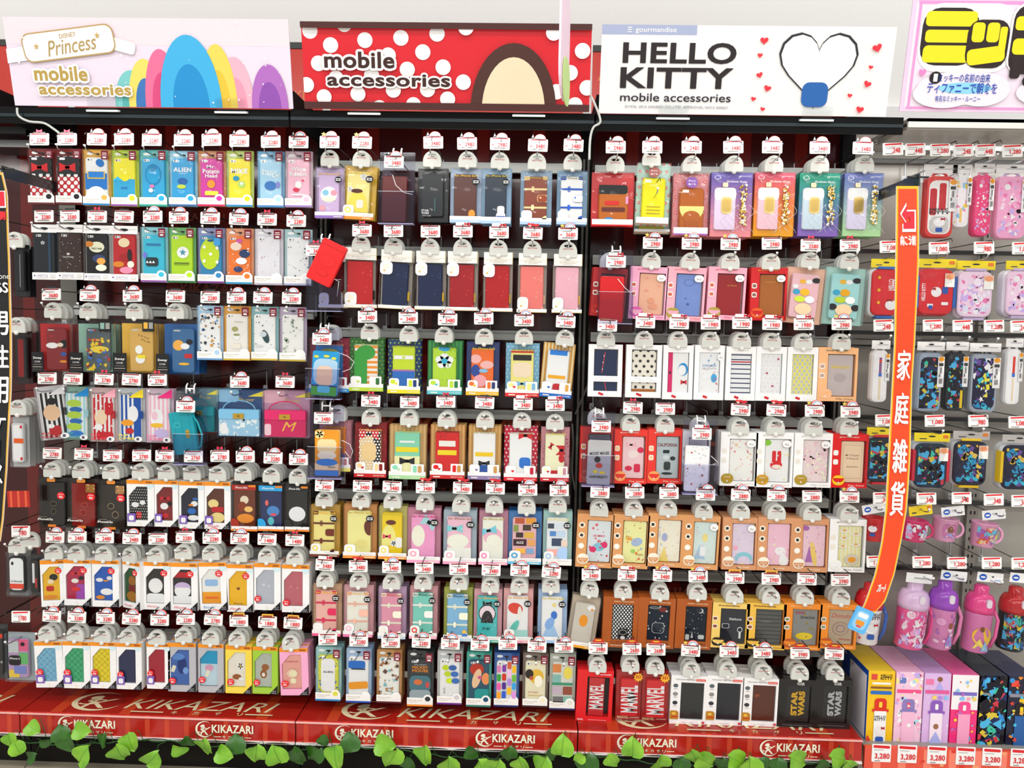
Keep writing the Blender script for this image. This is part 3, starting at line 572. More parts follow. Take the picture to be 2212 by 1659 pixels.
def st_Y(p, c, art):      # black box with raised lettering
    p.frame('box', .24, .13, .10, .12, '151515:c', "Y e8e8e8 .6 .07 .2 .03^STAR;Y e8e8e8 .6 .10 .2 .022^WARS;T 9a9a9a .5 .93 .7 .015^Embossed Flip Case for iPhone 6s/6", inner='0f0f10')
    p.slab('phone_case', .26, .14, .88, .87, '1d1e20:c', y=.008, th=.012)
    b = MB(); W_, H_ = p.W, p.H
    for t, ux in (('STAR', .46), ('WARS', .66)):
        for q in range(4): b.text(t, c[0], (ux-.5)*W_, -.5*H_, .5*H_, .17*W_, .0075-q*.0008, 90, .05)
    obj('raised_lettering', b, p.r)
def st_Z(p, c, art):      # handbag shaped wallet in a clear pack
    p.slab('backing_card', 0, 0, 1, 1, c[2]+':c', f"R {c[3]} .2 .12 .5 .3;Q e8d84a .85 .07 .4 .14;I d8c47a .62 .22 .36 .10^Flip cover", y=p.t-.002)
    p.slab('bag_body', .05, .48, .95, .97, c[0]+':c', art, y=.002, th=.014, r=.004)
    p.slab('bag_flap', .04, .40, .96, .62, c[1]+':c', y=-.001, th=.016, r=.006, ch=.002)
    p.slab('gold_clasp', .38, .49, .62, .60, 'd9b24a:m', "e 8a6a20 .5 .5 .3 .5", y=-.004, th=.003, r=.002)
    b = MB(); W_, H_ = p.W, p.H
    b.tube([(W_*.36*math.cos(math.radians(a)), .004, -H_*.42+H_*.20*math.sin(math.radians(a))) for a in range(0, 181, 12)], .0022, c[1]+':c', 6)
    obj('bag_handle', b, p.r); p.film()
def st_A(p, c, art):      # wide gradient box with strap charm: top colour, bottom colour, case tint
    b = MB(); n = 10
    for i in range(n):
        t = i/(n-1); A = [int(c[0][k:k+2], 16) for k in (0, 2, 4)]; B = [int(c[1][k:k+2], 16) for k in (0, 2, 4)]
        k = ''.join('%02x' % int(a+(q-a)*t) for a, q in zip(A, B)); b.box(-p.W/2, p.W/2, .008, p.t, -p.H*(i+1)/n, -p.H*i/n, k)
    obj('box', b, p.r)
    p.slab('phone_case', .08, .24, .60, .90, c[2]+':c', "R f4eef4 .5 .15 1 .3;R fff .2 .05 .22 .03;R dcbf7e:m .56 .42 .5 .40;R c8a860:m .56 .42 .40 .3", y=.0, th=.010, r=.008, ch=.002)
    p.slab('perfume_cap', .27, .16, .40, .23, 'e8c8a0:m', "R f4e4d0 .5 .3 .6 .4", y=.0, th=.008, r=.003)
    b = MB(); rg = random.Random(int(p.W*1e5))
    for k in range(95):
        v = rg.random(); x = (.78+(rg.random()-.5)*(.16 if abs(v-.5) > .1 else .08)-.5)*p.W; z = -(.20+.62*v)*p.H; r_ = rg.uniform(.0022, .0048)
        b.lathe([(r_*math.cos(math.radians(a)), z+r_*math.sin(math.radians(a))) for a in (-80, -40, 0, 40, 80)], rg.choice(['d8b050:m', 'e8cf8a:m', 'f6f2e4:g']), x, .001-rg.random()*.004, 7)
    obj('chain_strap', b, p.r)
    p.slab('top_print', 0, .02, 1, .2, None, "e f4f0f8 .14 .35 .16 .36;e "+c[0]+" .14 .35 .13 .28;T fff .80 .25 .3 .13^gourmandise;I fff .6 .72 .5 .24^Perfume Strap", y=-.001)
    b = MB()
    for k in range(7): b.tube([((.35+.1*k-.5)*p.W+.014*math.sin(q*.9+k), -.0006, -(.5+.05*q)*p.H) for q in range(10)], .0004, 'f6f2f6', 4)
    obj('line_print', b, p.r); p.film(y=-.002)
def st_R(p, c, art):      # silicone toy-shaped case in clear box: tint, case, band, sticker
    p.slab('backing_card', 0, 0, 1, 1, c[0]+':c', "D e04848 5 8 .09;D f4f4f4 5 8 .04" if c[3] else '', y=p.t-.002)
    p.slab('phone_case', .17, .24, .86, .90, c[1]+':s', "R f2f2ee .24 .08 .26 .07;"+art, y=.002, th=.016, r=.01, ch=.003)
    p.slab('foot_label', .02, .87, .98, .99, 'eef0ee:c', f"r {c[2]} .5 .9 1 .2;r c8ccd0 .4 .5 .5 .06", y=-.001, th=.0006)
    if c[3]: p.slab('round_sticker', .33, .07, .66, .24, c[3], "T fff .5 .35 .6 .14^iPhone;Y fff .5 .65 .6 .2^6s / 6", y=-.0014, th=.0005, r=.5)
    p.film()
STY = {k[3:]: v for k, v in globals().items() if k.startswith('st_')}
DEP = dict(B=.014, U=.014, W=.026, F=.016, O=.024, L=.024, K=.020, J=.022, D=.018, C=.022, T=.022, G=.030, X=.026, I=.026, E=.026, N=.028, M=.032, V=.018, H=.032, Y=.034, Z=.026, A=.028, R=.024)
GRP = dict(left='products hanging in the left bay', middle='products hanging in the middle bay', right='products hanging in the right bay')
seen = set(); DISP = []
def item(line, bay, row):
    f = [q.strip() for q in line.split('|')]
    st, short, box, tag, hg, cols, art = (f+['']*7)[:7]; opt = dict(q.split('=') for q in ' '.join(f[7:]).split() if '=' in q)
    assert short not in seen, short; seen.add(short)
    x0, x1, y0, y1 = map(float, box.split()); Y = float(opt.get('Y', PY)); ym = (y0+y1)/2
    xc = (x0+x1)/2; W_ = (unp(x1, ym, Y)-unp(x0, ym, Y)).length; A = unp(xc, y0, Y); Bm = unp(xc, ym, Y); Bt = unp(xc, y1, Y); H_ = A.z-Bt.z
    t = DEP[st]; name = {'W': 'phone_case_pack', 'Z': 'handbag_wallet_pack', 'G': 'phone_wallet_box'}.get(st, 'phone_case_box' if st in 'OLXIENMHYA' else 'phone_case_pack')
    where = f'{row} row, {bay} bay'
    r = obj(name, None, None, (Bm.x, Y, A.z), (0, math.radians(float(opt.get('rot', 0))), math.radians(float(opt.get('yaw', 0)))), label=f'{short}, {where}', cat='phone case', group=GRP[bay])
    p = P(W_, H_, t, r); c = [q.strip() for q in cols.split(',')]
    STY[st](p, c, art)
    gx, gz = Bm.x, A.z-.09*H_
    if hg:
        h = hg.split(); H0 = unp(float(h[0]), float(h[1]), Y)
        ho = obj('security_tag', HGP if opt.get('plain') else HG, r); lx, lz = H0.x-Bm.x, H0.z-.026-A.z
        a = -math.radians(float(opt.get('rot', 0))); ho.location = (lx*math.cos(a)+lz*math.sin(a)*0, .004, max(lz, -.012)); ho.rotation_euler = (0, math.radians(float(opt.get('hr', 0))), 0)
        if not opt.get('plain'): obj('button', BT, ho)
        gx, gz = H0.x, A.z+max(lz, -.012)+.034
        n = int(h[2]) if len(h) > 2 else 2
    else: n = int(opt.get('n', 0))
    for k in range(n):
        q = obj(name, None, None, (Bm.x+random.uniform(-.002, .002), Y+(t+.003)*(k+1)+.004, A.z+random.uniform(-.002, .002)), r.rotation_euler,
                label=('second', 'third', 'fourth')[k]+f' package back, behind the {short}', cat='phone case', group='packages tucked behind the front ones, '+bay+' bay')
        for ch in r.children:
            if ch.name.split('.')[0] in ('box', 'backing_card', 'header_card', 'clear_cover') or ch.name.startswith('security_tag'):
                d = ch.copy(); COL.objects.link(d); d.parent = q
    if tag:
        tx, ty, pr, tp = tag.split()
        T_ = unp(float(tx), float(ty), -.345)
        price_tag(float(tx), float(ty), pr, tp, f'white price tag above the {short}', 'white price tags, '+bay+' bay', rot=float(opt['tr']) if 'tr' in opt else None)
        dz = max(T_.z+.012-gz, .03)
    else: dz = .04
    hook(gx, gz, dz, f'chrome hook carrying the {short}', 'chrome hooks, '+bay+' bay')
    return r
DATA = {}
DATA['left', 'top'] = r'''
B|slim black case with red bow and polka-dot skirt, brown backing|59 117 320 442|85 301 2280 M||7a2420,1c1a1c,5a1a1c|b c81e24 .45 .27 .75 .22;r c01f2c .5 .74 1 .5;D fff 3 11 .19;r 1c1a1c .5 .2 1 .02 ;r 1c1a1c .5 .22 1 .4;b c81e24 .45 .27 .75 .22;R f2f2f2:g .22 .065 .26 .055
B|slim black case with red bow and curling black cord|119 177 320 442|145 301 2280 M||7a2420,1c1a1c,5a1a1c|r c01f2c .5 .74 1 .5;D fff 3 11 .19;r 1c1a1c .5 .22 1 .42;b c81e24 .45 .27 .75 .22;R f2f2f2:g .22 .065 .26 .055
B|slim white and blue case with a yellow square collar|178 237 322 444|209 301 2280 R||e0a94a,f2f2f0,2f7fb8|e 1f78c8 .68 .14 .4 .18 -30;r 1f78c8 .5 .58 1 .38;r e8c23a .5 .43 .8 .18;r 1f78c8 .5 .42 .7 .14;m f2f2f0 .5 .85 1 .3
B|slim yellow case over a light blue lower half|239 297 323 446|268 301 2280 R||b5cc4a,f2e41e,8a4a9a|r 2fa8d4 .5 .76 1 .5;e f2e41e .5 .46 .5 .2;r 1b7cc0 .5 .72 .3 .05;t 2fa8d4 .2 .5 .5 .1
B|slim plain bright turquoise case with raised rings|300 361 323 446|328 302 2280 R||5fb8b4,1ba6da,2fa08a|e 128cc4 .5 .4 .7 .5;e 1ba6da .5 .4 .6 .42;e 0f88bc .5 .25 .36 .14;e e070a0 .45 .68 .2 .08;e c8dce8 .4 .78 .2 .1
B|slim blue case lettered in white capitals|364 424 325 446|397 303 2280 R||8fc8dc,18a0da,2b5f9a|Y fff .5 .27 .8 .11^ALIEN;e 2868b0 .5 .55 .45 .16;e c8d84a .45 .68 .4 .10
B|slim magenta case lettered in white|426 486 325 446|457 302 2280 R||c88a5a,d428a0,d01e5a|Y fff .5 .20 .4 .08^Mr.;Y fff .5 .31 .75 .10^Potato;Y fff .5 .42 .55 .09^Head;e e08a2a .5 .62 .36 .2;R f2d83a .52 .84 .6 .1
B|slim yellow case lettered in white with small green disc|488 546 325 447|517 304 2280 R||b8cc6a,f6e010,1f84c0|Y fff .5 .30 .78 .12^MIKE;e b8dc7a .6 .62 .34 .16;e 2a9ac0 .35 .48 .3 .12 ;e fff .6 .6 .14 .06
B|slim pale blue case with tilted white lettering|555 613 326 448|585 306 2280 R||6fa8cc,a6d2ea,4a84bc|Y fff .5 .36 .8 .13 -12^STITCH;e 3a7ac0 .5 .64 .55 .22;e 8a8ad0 .85 .62 .2 .16
B|slim pale pink case lettered in white with red hearts|615 674 326 448|645 307 2280 R||c8b0bc,f4b8cc,9a7ab8|Y fff .5 .24 .66 .09^White;Y fff .5 .36 .8 .10^Rabbit;e f4f4f6 .5 .62 .3 .18;h d82a4a .7 .52 .12 .05;e c02a4a .4 .74 .3 .1;r f4f4f6 .5 .86 .6 .03
'''
DATA['left', 'second'] = r'''
U|black glossy case with white header and tiny white mark|69 123 485 604|95 467 2280 N||2c3238,101820,x|f fff .42 .24 .2 .08;r 27435e .75 .5 .12 1
U|dark brown case with white header and white lettering|123 181 485 604|151 467 2580 O||5a4a44,3a2420,x|T e8e4e0 .4 .58 .5 .04^Card Pocket;R d8d4d0 .4 .51 .14 .05;C fff 30 .03
U|dark case with white header and large cream patch|180 238 487 606|210 468 2280 M||b4b4b4,26282c,x|e f4efd2 .5 .32 .7 .26;e d88a3a .15 .25 .4 .14;e 3a4a78 .6 .6 .6 .2;e e2a04a .7 .66 .4 .16;e f4efd2 .7 .82 .5 .16;T 2a2a2a .5 .35 .5 .06^I don't mess
U|red case with white header and cream oval|238 298 488 608|268 468 2280 O||b8b0ae,c01f26,x|e f0dcb4 .5 .2 .5 .22;e a8161e .55 .55 .6 .18;e e08a2a .25 .72 .5 .14;e ee8aa8 .6 .86 .6 .16;e 1c1a1e .75 .5 .2 .3;e f6ead2 .8 .72 .3 .16
B|slim aqua case with dark zigzag patch|303 360 490 610|330 468 2280 R||8fc8d0,38bcd8,8a4a9a|R 2a7ab0 .5 .24 .7 .05;R 20343c .42 .66 .6 .22;t e8f4f4 .2 .66 .14 .06;t e8f4f4 .35 .66 .14 .06;t e8f4f4 .5 .66 .14 .06;e 6a6ac8 .1 .5 .2 .14
B|slim lime case with one large white disc|363 421 491 611|386 470 2280 R||6aa86a,b4dc1e,2f6a3a|e f6f6f2 .56 .42 .56 .28;s 4a9ab0 .56 .42 .34 .18;r 2a3a1e .5 .68 .7 .02;r 2a3a1e .5 .72 .7 .01
B|slim yellow and blue case with scattered white discs|426 484 492 612|454 471 2280 R||8890b8,2f86b8,7a3a8a|e c4dc1e .45 .45 .9 .75;e f6f6f2 .2 .28 .14 .08;e f6f6f2 .8 .30 .14 .08;e f6f6f2 .5 .45 .14 .08;e f6f6f2 .2 .62 .14 .08;e f6f6f2 .8 .64 .14 .08;R 3a94d0 .8 .15 .3 .2;e 1a4a7a .5 .12 .3 .06
B|slim orange case with white and navy patches|487 546 493 614|516 473 2280 R||e0a07a,ee7a2a,2a94c0|e f4d8c8 .35 .25 .5 .2;e d05aa0 .5 .12 .3 .1;e 1e3a6a .75 .42 .5 .2;e f6f2ee .6 .6 .5 .16;e 2a3a6a .45 .8 .4 .14;C fff 26 .05
B|slim clear case with fine grey doodles and white glare|549 610 494 616|577 474 2280 M||d8d4dc,e6e4ea,b8b0c0|C c8c0d4,8aa8d0,e08a9a 26 .05;C fff 30 .05
B|slim clear case with black pen sketches|613 673 495 617|640 477 2280 R||a8c8cc,e8e8ea,aac|C 3a4450,5a8ac0,2a3038 22 .06;C fff 30 .05
'''
DATA['left', 'third'] = r'''
W|wide pack with clear and red case, small red heart|68 148 690 804|111 636 3680 O|116 670 2|b81c20,8a2024|h e02a2a .25 .2 .12 .04;e f6f4f2 .3 .42 .6 .14;e 1c1a1e .9 .38 .5 .2;e e8d8c4 .7 .4 .3 .1;e 3a5aa0 .85 .62 .3 .1;e e8922a .85 .8 .4 .06
W|wide pack with sage green case and yellow patches|149 243 690 806|193 638 3680 R|192 671 2|8fb8a8,5a6468,8ab4a4|e e0a04a .4 .28 .4 .06;e e8cf4a .55 .5 .8 .16;e 4a78b8 .15 .55 .2 .08;C e8c83a,4a70b0,c0392b,e8c83a 40 .16
W|wide pack with sand yellow case and white figure patch|244 336 689 808|286 639 3680 R|292 672 2|e0b040,d4aa58,e8b040|T 7a5020 .6 .2 .5 .03 -20^FLIP FLIP;T 7a5020 .7 .3 .4 .03 -20^FLIP;e f8f6ee .4 .5 .32 .2;e f8f6ee .45 .72 .4 .2;R f0dc3a .5 .66 .36 .08
W|wide pack with deep blue case and orange patch|337 424 690 811|379 640 3680 O|380 672 2|1f5a9a,3a6a9a|e f0b050 .3 .38 .5 .24;e f4f2ee .6 .4 .4 .14;R c8262c .75 .62 .36 .1;e f0b83a .55 .8 .5 .06;e 1c1a20 .8 .3 .3 .12
B|slim white case with many tiny black marks|425 480 660 778|454 642 2280 O||a8c8e4,f2f2f0,6a9ac8|C 2a2c30,4a4c50,2a2c30,d89a3a,6a9ac8 60 .10
B|slim clear case with olive line drawing, orange backing|482 540 661 779|511 643 2280 R||e0a040,ece8e2,c8a83a|e a8a86a .42 .38 .3 .12;e f6f4ec .5 .55 .3 .2;e 9a9c60 .5 .52 .3 .06;R d8d4c8 .5 .8 .4 .12;T 9a968a .6 .2 .4 .03^Classic
B|slim white case with a dark teal curved tail|542 600 662 779|568 643 2280 R||88b8bc,eeeeee,c8a83a|e 2e4a50 .55 .56 .3 .34 20;e cfd6dc .45 .5 .3 .14;C 2a3a48 12 .05;e c8c8cc .25 .8 .4 .05
B|slim clear case with sage green line motifs|603 661 663 781|630 644 2280 R||b8a8c0,ecebe8,b8a03a|C a8b8a0,7a8a7a,c8ccc0 22 .12;C fff 16 .06
'''
DATA['left', 'fourth'] = r'''
F|black striped flip cover leaning in its clear pack|72 140 834 950|102 817 2780 N||d0ccd0,1c1c1e,f2f2f0,d8d8dc,c8343a|e 1c1a1c .5 .2 .4 .16;e e8c4a0 .45 .45 .7 .36;R c0282c .5 .84 .5 .2;e f2f0ee .35 .74 .3 .1||rot=-7 n=0
F|pale blue striped flip cover with lime ovals|133 192 836 951|158 818 2780 O||8fb8a8,a4d8e0,f2f2f0,1a84c8,5aa8a8|e b4d44a .42 .22 .7 .16;e 2f6fb8 .5 .36 .6 .12;e b4d44a .42 .48 .7 .16;e 2f6fb8 .5 .62 .6 .12;e b4d44a .42 .74 .7 .16;e 2f6fb8 .5 .9 .7 .14||n=1
F|red striped flip cover with white dots|191 250 838 955|225 819 2780 M||d8b8b8,c8202a,f2f2f0,f0a8b8,e8485a|e f2d4b4 .4 .5 .6 .34;R c8202a .8 .3 .4 .3;C fff 20 .10;e f6f4f0 .3 .72 .4 .14;R c8202a .6 .9 .8 .16||n=1
F|blue striped flip cover with orange oval|251 310 839 955|284 820 2780 O||c8ccd0,1450a8,f2f2f0,e8cf2a,e8d84a|R 1450a8 .85 .5 .3 1;e f6f6f4 .62 .42 .5 .36;e f0a020 .35 .62 .6 .14;e c8282c .45 .8 .4 .14||n=1
F|pink striped flip cover with pale lilac ovals|312 372 840 957|340 821 2780 M||d8c0d0,f0b8cc,f4eef2,e0287a,e878a8|e f8f4f6 .4 .5 .6 .4;e f0c8d8 .3 .45 .3 .2;e f0c030 .4 .66 .6 .1;e c8b8e0 .6 .84 .7 .2||n=1
Z|clear pack with a teal handbag style wallet|392 465 840 935||  |147a84,16808a,6a8a90,4a5a5e||n=1
Z|clear pack with a pale blue handbag style wallet|467 564 843 945|518 825 3680 R||9cc8e2,7ab8dc,2a4a7a,8ab8d8|C e8f0f6,cfe2f0 40 .10;e f4f4f4 .12 .7 .2 .5||n=1
Z|clear pack with a hot pink handbag style wallet|566 665 845 947|616 825 3680 M||d01a60,d82468,b88aa8,d8a8b8|I e8b84a .6 .55 .36 .4^M;R f4c8d4 .08 .7 .16 .5||n=1
'''
DATA['left', 'fifth'] = r'''
K|black case with a thin gold outline print|80 143 1033 1140|113 979 2780 N|114 1014 2|1d1a18|e 8a7a5a .5 .5 .3 .12;e 1d1a18 .5 .5 .27 .10;e 8a7a5a .5 .68 .24 .14;e 1d1a18 .5 .68 .21 .12
K|dark red case with a thin gold outline print|144 208 1035 1143|181 981 2780 M|176 1016 2|8c1a16,d0a058|e c8705a .55 .5 .3 .12;e 8c1a16 .55 .5 .27 .10;e c8705a .5 .68 .3 .16;e 8c1a16 .5 .68 .27 .14
K|dark brown case with a thin gold outline print|209 272 1038 1146|243 984 2780 O|241 1018 2|2a211b,c8986a|e b8a07a .4 .5 .3 .14;e 2a211b .4 .5 .26 .12;e b8a07a .6 .7 .3 .16;e 2a211b .6 .7 .26 .14
L|orange topped box, black case with red dotted patch|274 333 1037 1137|306 984 2780 O|305 1017 2|f6f4f6,15171b,ea7038,|e f4f2ee .3 .55 .4 .16;e f4f2ee .7 .48 .3 .14;R c8202a .5 .86 .3 .2;D fff 8 12 .05
L|orange topped box, dark red case with dotted bow|334 385 1038 1138|356 985 2780 M|361 1019 2|f6f4f6,7c1218,ea7038,|b c82030 .5 .34 .6 .14;e f4f2ee .45 .58 .5 .2;e 141214 .8 .5 .3 .14;e c82030 .5 .86 .5 .14
L|orange topped box, navy case with orange and blue patches|387 441 1040 1142|418 986 2760 N|416 1020 2|f6f4f6,0e1830,ea7038,|e 2a70c0 .8 .32 .3 .08;e f4f2ee .75 .46 .4 .16;e f0902a .55 .5 .3 .06;e 2a70c0 .6 .68 .5 .18;e f4f2ee .7 .88 .7 .16
L|orange topped box, brown case with cream rounded patch|442 498 1041 1143|475 985 2780 M|471 1022 2|f6f4f6,5c2a1a,ea7038,,Pooh|e f0d890 .35 .45 .6 .26;R c0202a .6 .62 .7 .16;e f0d890 .6 .86 .8 .3
J|clear orange-footed box with a brown case|499 556 1042 1147|530 986 3280 R|526 1022 3|6a2c14,a02a20|e e8d8c0 .5 .34 .4 .2;e 8a3a1a .4 .5 .4 .24;e e8902a .55 .78 .8 .22;e f0c070 .7 .56 .4 .14
J|clear orange-footed box with a royal blue case|557 613 1044 1147|590 989 3280 R|587 1025 3|14285c,2aa0dc|e 4a8ac8 .6 .6 .6 .26;e e86a6a .3 .4 .16 .14;e 5ac0c8 .5 .84 .3 .2;e f04a5a .62 .68 .3 .06
J|clear orange-footed box with a black case and white oval|615 668 1045 1148|645 992 3280 R|644 1028 3|17191a,26282a|e f6f6f4 .5 .66 .84 .36;e e8e8ec .5 .66 .7 .28
'''
DATA['left', 'sixth'] = r'''
O|orange topped box, golden yellow case with red patch|89 139 1210 1310|119 1160 2480 R|117 1192 1|f6f4f6,e8b418,7ab83a,.72/.23|e 26242a .62 .32 .5 .2;e f4dcb4 .45 .45 .4 .14;R c02a1e .4 .66 .46 .16;e e08a2a .4 .92 .9 .12||rot=-1 yaw=9
O|orange topped box, crimson to violet case|138 197 1209 1308|167 1160 2480 R|166 1194 2|f6f4f6,b0204a,7ab83a,.72/.23|R a04ab0 .8 .8 .6 .5;b d8303a .5 .22 .5 .14;e f4ece4 .45 .45 .4 .14;e 1c1a20 .8 .36 .3 .12;e d8303a .5 .7 .5 .14
O|orange topped box, bright blue case|199 257 1210 1311|226 1161 2480 R|225 1195 1|f6f4f6,1258b8,7ab83a,.72/.23|e f4f2ee .25 .4 .4 .12;e f4f2ee .8 .34 .3 .12;e e8902a .6 .42 .3 .05;e f4f4f4 .65 .75 .7 .2;e e8902a .3 .92 .5 .12
O|narrow turned box, dark green case|258 309 1213 1315|285 1163 2480 R|280 1199 2|f6f4f6,1f5228,7ab83a,.72/.23,Pooh|e a0661e .6 .38 .6 .3;R 7a241a .6 .6 .6 .2;e a8701e .6 .84 .9 .3||yaw=-22
O|orange topped box, black case with large white disc|311 368 1214 1317|341 1164 2280 O|338 1198 2|f6f4f6,26201e,7ab83a,.76/.23,Mickey|e f8f7f4 .5 .5 .8 .44;R f8f7f4 .5 .88 1 .3;r f8f7f4 .5 .92 1 .3
O|orange topped box, black case with red and lilac bands|369 427 1216 1319|400 1160 2280 M|397 1191 2|f6f4f6,1e1a1e,7ab83a,.72/.23,Minnie|r c0202a .5 .16 1 .16;e f8f7f4 .5 .62 .9 .44;m d0b8e0 .5 .45 .9 .16;r f8f7f4 .5 .9 1 .24
O|orange topped box, white case with orange lower band|429 489 1215 1318|458 1162 2280 R|457 1193 2|f6f4f6,f4f0ea,7ab83a,.72/.23,Donald,5a9ad0|R 9ac0e8 .5 .40 .7 .2;r f0a020 .5 .85 1 .36;r e86a20 .5 .84 .7 .06||rot=-2
O|orange topped box, plain deep yellow case|490 547 1219 1322|518 1163 2280 R|516 1197 2|f6f4f6,f0b80e,7ab83a,.72/.24,Pooh|e 8a4a1e .5 .52 .2 .08;T 8a4a1e .5 .96 .5 .05^Pooh
O|orange topped box, pale grey translucent case|549 606 1217 1318|577 1165 1480 O|577 1199 2|f6f4f6,b8bcc8,7ab83a,.14/.76|e d0d4dc .4 .45 .2 .08;e c8ccd6 .7 .48 .2 .08
O|orange topped box, rose translucent case|609 668 1220 1323|637 1167 1480 M|638 1203 2|f6f4f6,c06470,7ab83a,.16/.80|e cc7a84 .35 .45 .2 .08;e cc7a84 .7 .48 .2 .08
'''
DATA['left', 'bottom'] = r'''
L|orange topped box, sky blue quilted case|74 134 1386 1485|112 1331 3280 R|104 1367 2|f6f4f6,7cb8d4,e0642a,.16/.66,|X 6a9cc0:p 3||hr=-6 rot=-2
L|orange topped box, green quilted case|136 195 1386 1487|166 1333 3280 R|163 1368 1|f6f4f6,3fae78,e0642a,.16/.66,|X 2f8a5c:p 3||hr=4
L|orange topped box, yellow quilted case|196 251 1387 1487|228 1335 3280 R|222 1371 2|f6f4f6,e8d41e,e0642a,.16/.66,|X c8b010:p 3
L|orange topped box, plain navy case|252 306 1389 1489|284 1337 3280 R|278 1373 2|f6f4f6,1e2450,e0642a,.16/.68,||
L|orange topped box, plain crimson case|317 368 1389 1488|345 1339 3280 R|340 1376 0|f6f4f6,a8122e,e0642a,.16/.66,||
O|grey box with orange top, deep blue water-toned case|363 423 1389 1494|401 1337 2280 R|398 1371 2|b4b4ba,3a64b0,9a9aa2,.16/.78,|e 18347a .6 .45 .5 .5;e 5a8ad0 .4 .2 .7 .2;e 7aa4e0 .8 .6 .3 .2;R e8e4cc .15 .55 .2 .2 -20
O|grey box with orange top, turquoise and pink case|428 483 1391 1496|461 1338 2780 R|456 1376 2|b4b4ba,c0d8e4,9a9aa2,.16/.74,|r 1f9cc8 .5 .18 1 .4;e d8a0b8 .5 .5 .5 .2;R e8e4cc .4 .66 .2 .2 -20
O|yellow box with orange top, white case with daisy|487 544 1395 1498|516 1341 1880 B|513 1378 2|f4d44a,ece6da,d82a6a,.20/.76,|f f8f6f0 .7 .40 .36 .26;e e8b83a .7 .40 .1 .06;e 9a5a2a .5 .72 .5 .16;e f6f2ea .75 .78 .3 .1;C f0b84a 12 .04
O|lime box with orange top, grey case with brown oval|546 600 1397 1499|578 1344 1880 B|573 1380 2|9cc83a,b8beb4,d82a6a,.16/.76,|e a06030 .6 .42 .44 .2;e 9a5a2c .5 .62 .4 .26;e f4f2ea .5 .64 .2 .12;C 7ac03a 14 .05;r 3f8a2a .5 1 .4 .02
O|pink box with orange top, salmon case with cream disc|603 664 1400 1502|633 1346 1880 B|630 1386 2|f0a8cc,eaa89c,d82a6a,.17/.75,|T c03a5a .5 .2 .7 .06^Korilakkuma;e c88a70 .5 .56 .64 .3;e f0c8b4 .5 .56 .6 .27;e f6e8c0 .55 .56 .4 .2;R f6e8c0 .55 .78 .3 .16||hr=-6 rot=-2
'''
DATA['middle', 'top'] = r'''
C|lilac clear pack with a pale rainbow-toned case|680 742 360 471|712 307 2280 S|713 342 0|c0a8d0,d0b4dc,8a6ab8,1,d8a83a,|e f4eef8 .5 .55 .8 .4;e 8ac8e4 .35 .5 .3 .14;e f0a0b4 .75 .5 .3 .14;e f8e8d8 .5 .66 .7 .12;e f4a8b8 .2 .88 .3 .14
C|golden yellow clear pack with daisies|742 813 357 474|782 308 2280 S|781 343 1|e4b83a,f0e08a,e08a2a,1,e0b43a,f0dc5a|f fff .7 .12 .3 .16;f fff .15 .42 .24 .14;m f0dc5a .5 .7 .9 .5;e 5a2a1a .45 .46 .5 .1;R f0e6da .6 .76 .3 .2||rot=3 yaw=-6
C|clear pack with a maroon wallet behind acrylic tray|823 894 366 482||  |4a1a1c,5a1c1c,,||n=0
C|black glossy pack with small white lettering|902 968 363 479|936 308 3480 R|934 344 1|121518,14181e,|Y f0f0f0 .18 .86 .34 .05^STAR;Y f0f0f0 .18 .92 .34 .05^WARS;T d0d0d0 .25 .985 .4 .03^DIARY COVER;r 4aa0a8 .62 .72 .02 .3
C|pale blue pack with a plain reddish brown wallet|972 1040 363 481|1009 310 2980 R|1010 345 1|a8bcd8,5a2a20,a8c4e4,1,d8b03a|e f6a03a .8 .92 .3 .2
C|pale blue pack with a dark navy wallet|1040 1104 363 483|1080 311 2980 R|1080 347 2|90b4d4,1c2a3e,a8c4e4,1,b8a83a|R f4f4f2 .75 .82 .34 .2;R f4f4f2 .75 .96 .44 .16;r 3a5ac0 .75 1.0 .4 .1
T|pale blue pack with a brown luggage-style wallet|1124 1192 368 485|1162 314 3480 R|1160 349 1|8aa8c4,8a3a1e,f0d8a0,a8c4e4,,b8983a,f0ece8|R 8a3a1e .8 .52 .4 .16;e f0d8a0 .72 .5 .08 .04
T|pale blue pack with a white luggage-style wallet|1203 1269 368 485|1239 314 3480 R|1237 350 1|7aa0c0,f4f2ee,1f5ac0,a8c4e4,,8a8a5a,f0ece8|R f4f2ee .8 .52 .44 .16;e 1f5ac0 .66 .5 .07 .05
'''
DATA['middle', 'second'] = r'''
G|white and gold box with a dull red wallet|688 748 540 665||  |7a1a20,8a2a2a,bl,c8a050||n=0 
G|turned white and gold box with a bright red wallet|744 814 535 665|782 498 3680 M|780 532 0|c81a20,d8343a,bl,2a2422||yaw=16
G|white and gold box with a navy wallet leaning right|821 892 540 667|850 499 3680 N|850 532 1|16244a,22345e,tl,d8b03a||rot=2
G|white and gold box with a straight navy wallet|896 963 542 669|930 500 3680 N|929 535 1|14224a,20305c,tl,d8b03a|
G|white and gold box with a dark crimson wallet|964 1032 543 671|1000 500 3680 K|999 537 1|a81620,c02a34,tl,c8a050|
G|white and gold box with a scarlet embossed wallet|1042 1108 545 673|1078 502 3680 K|1077 538 1|b8141c,d02a30,tl,c8a050|
G|white and gold box with a coral pink wallet|1117 1182 547 675|1151 504 3680 H|1150 540 1|ee7f78,f49a90,bl,d8b090|
G|white and gold box with a light pink wallet|1193 1258 549 676|1227 505 3680 S|1227 542 0|f2b4c4,f6c8d4,bl,d8b060|
'''
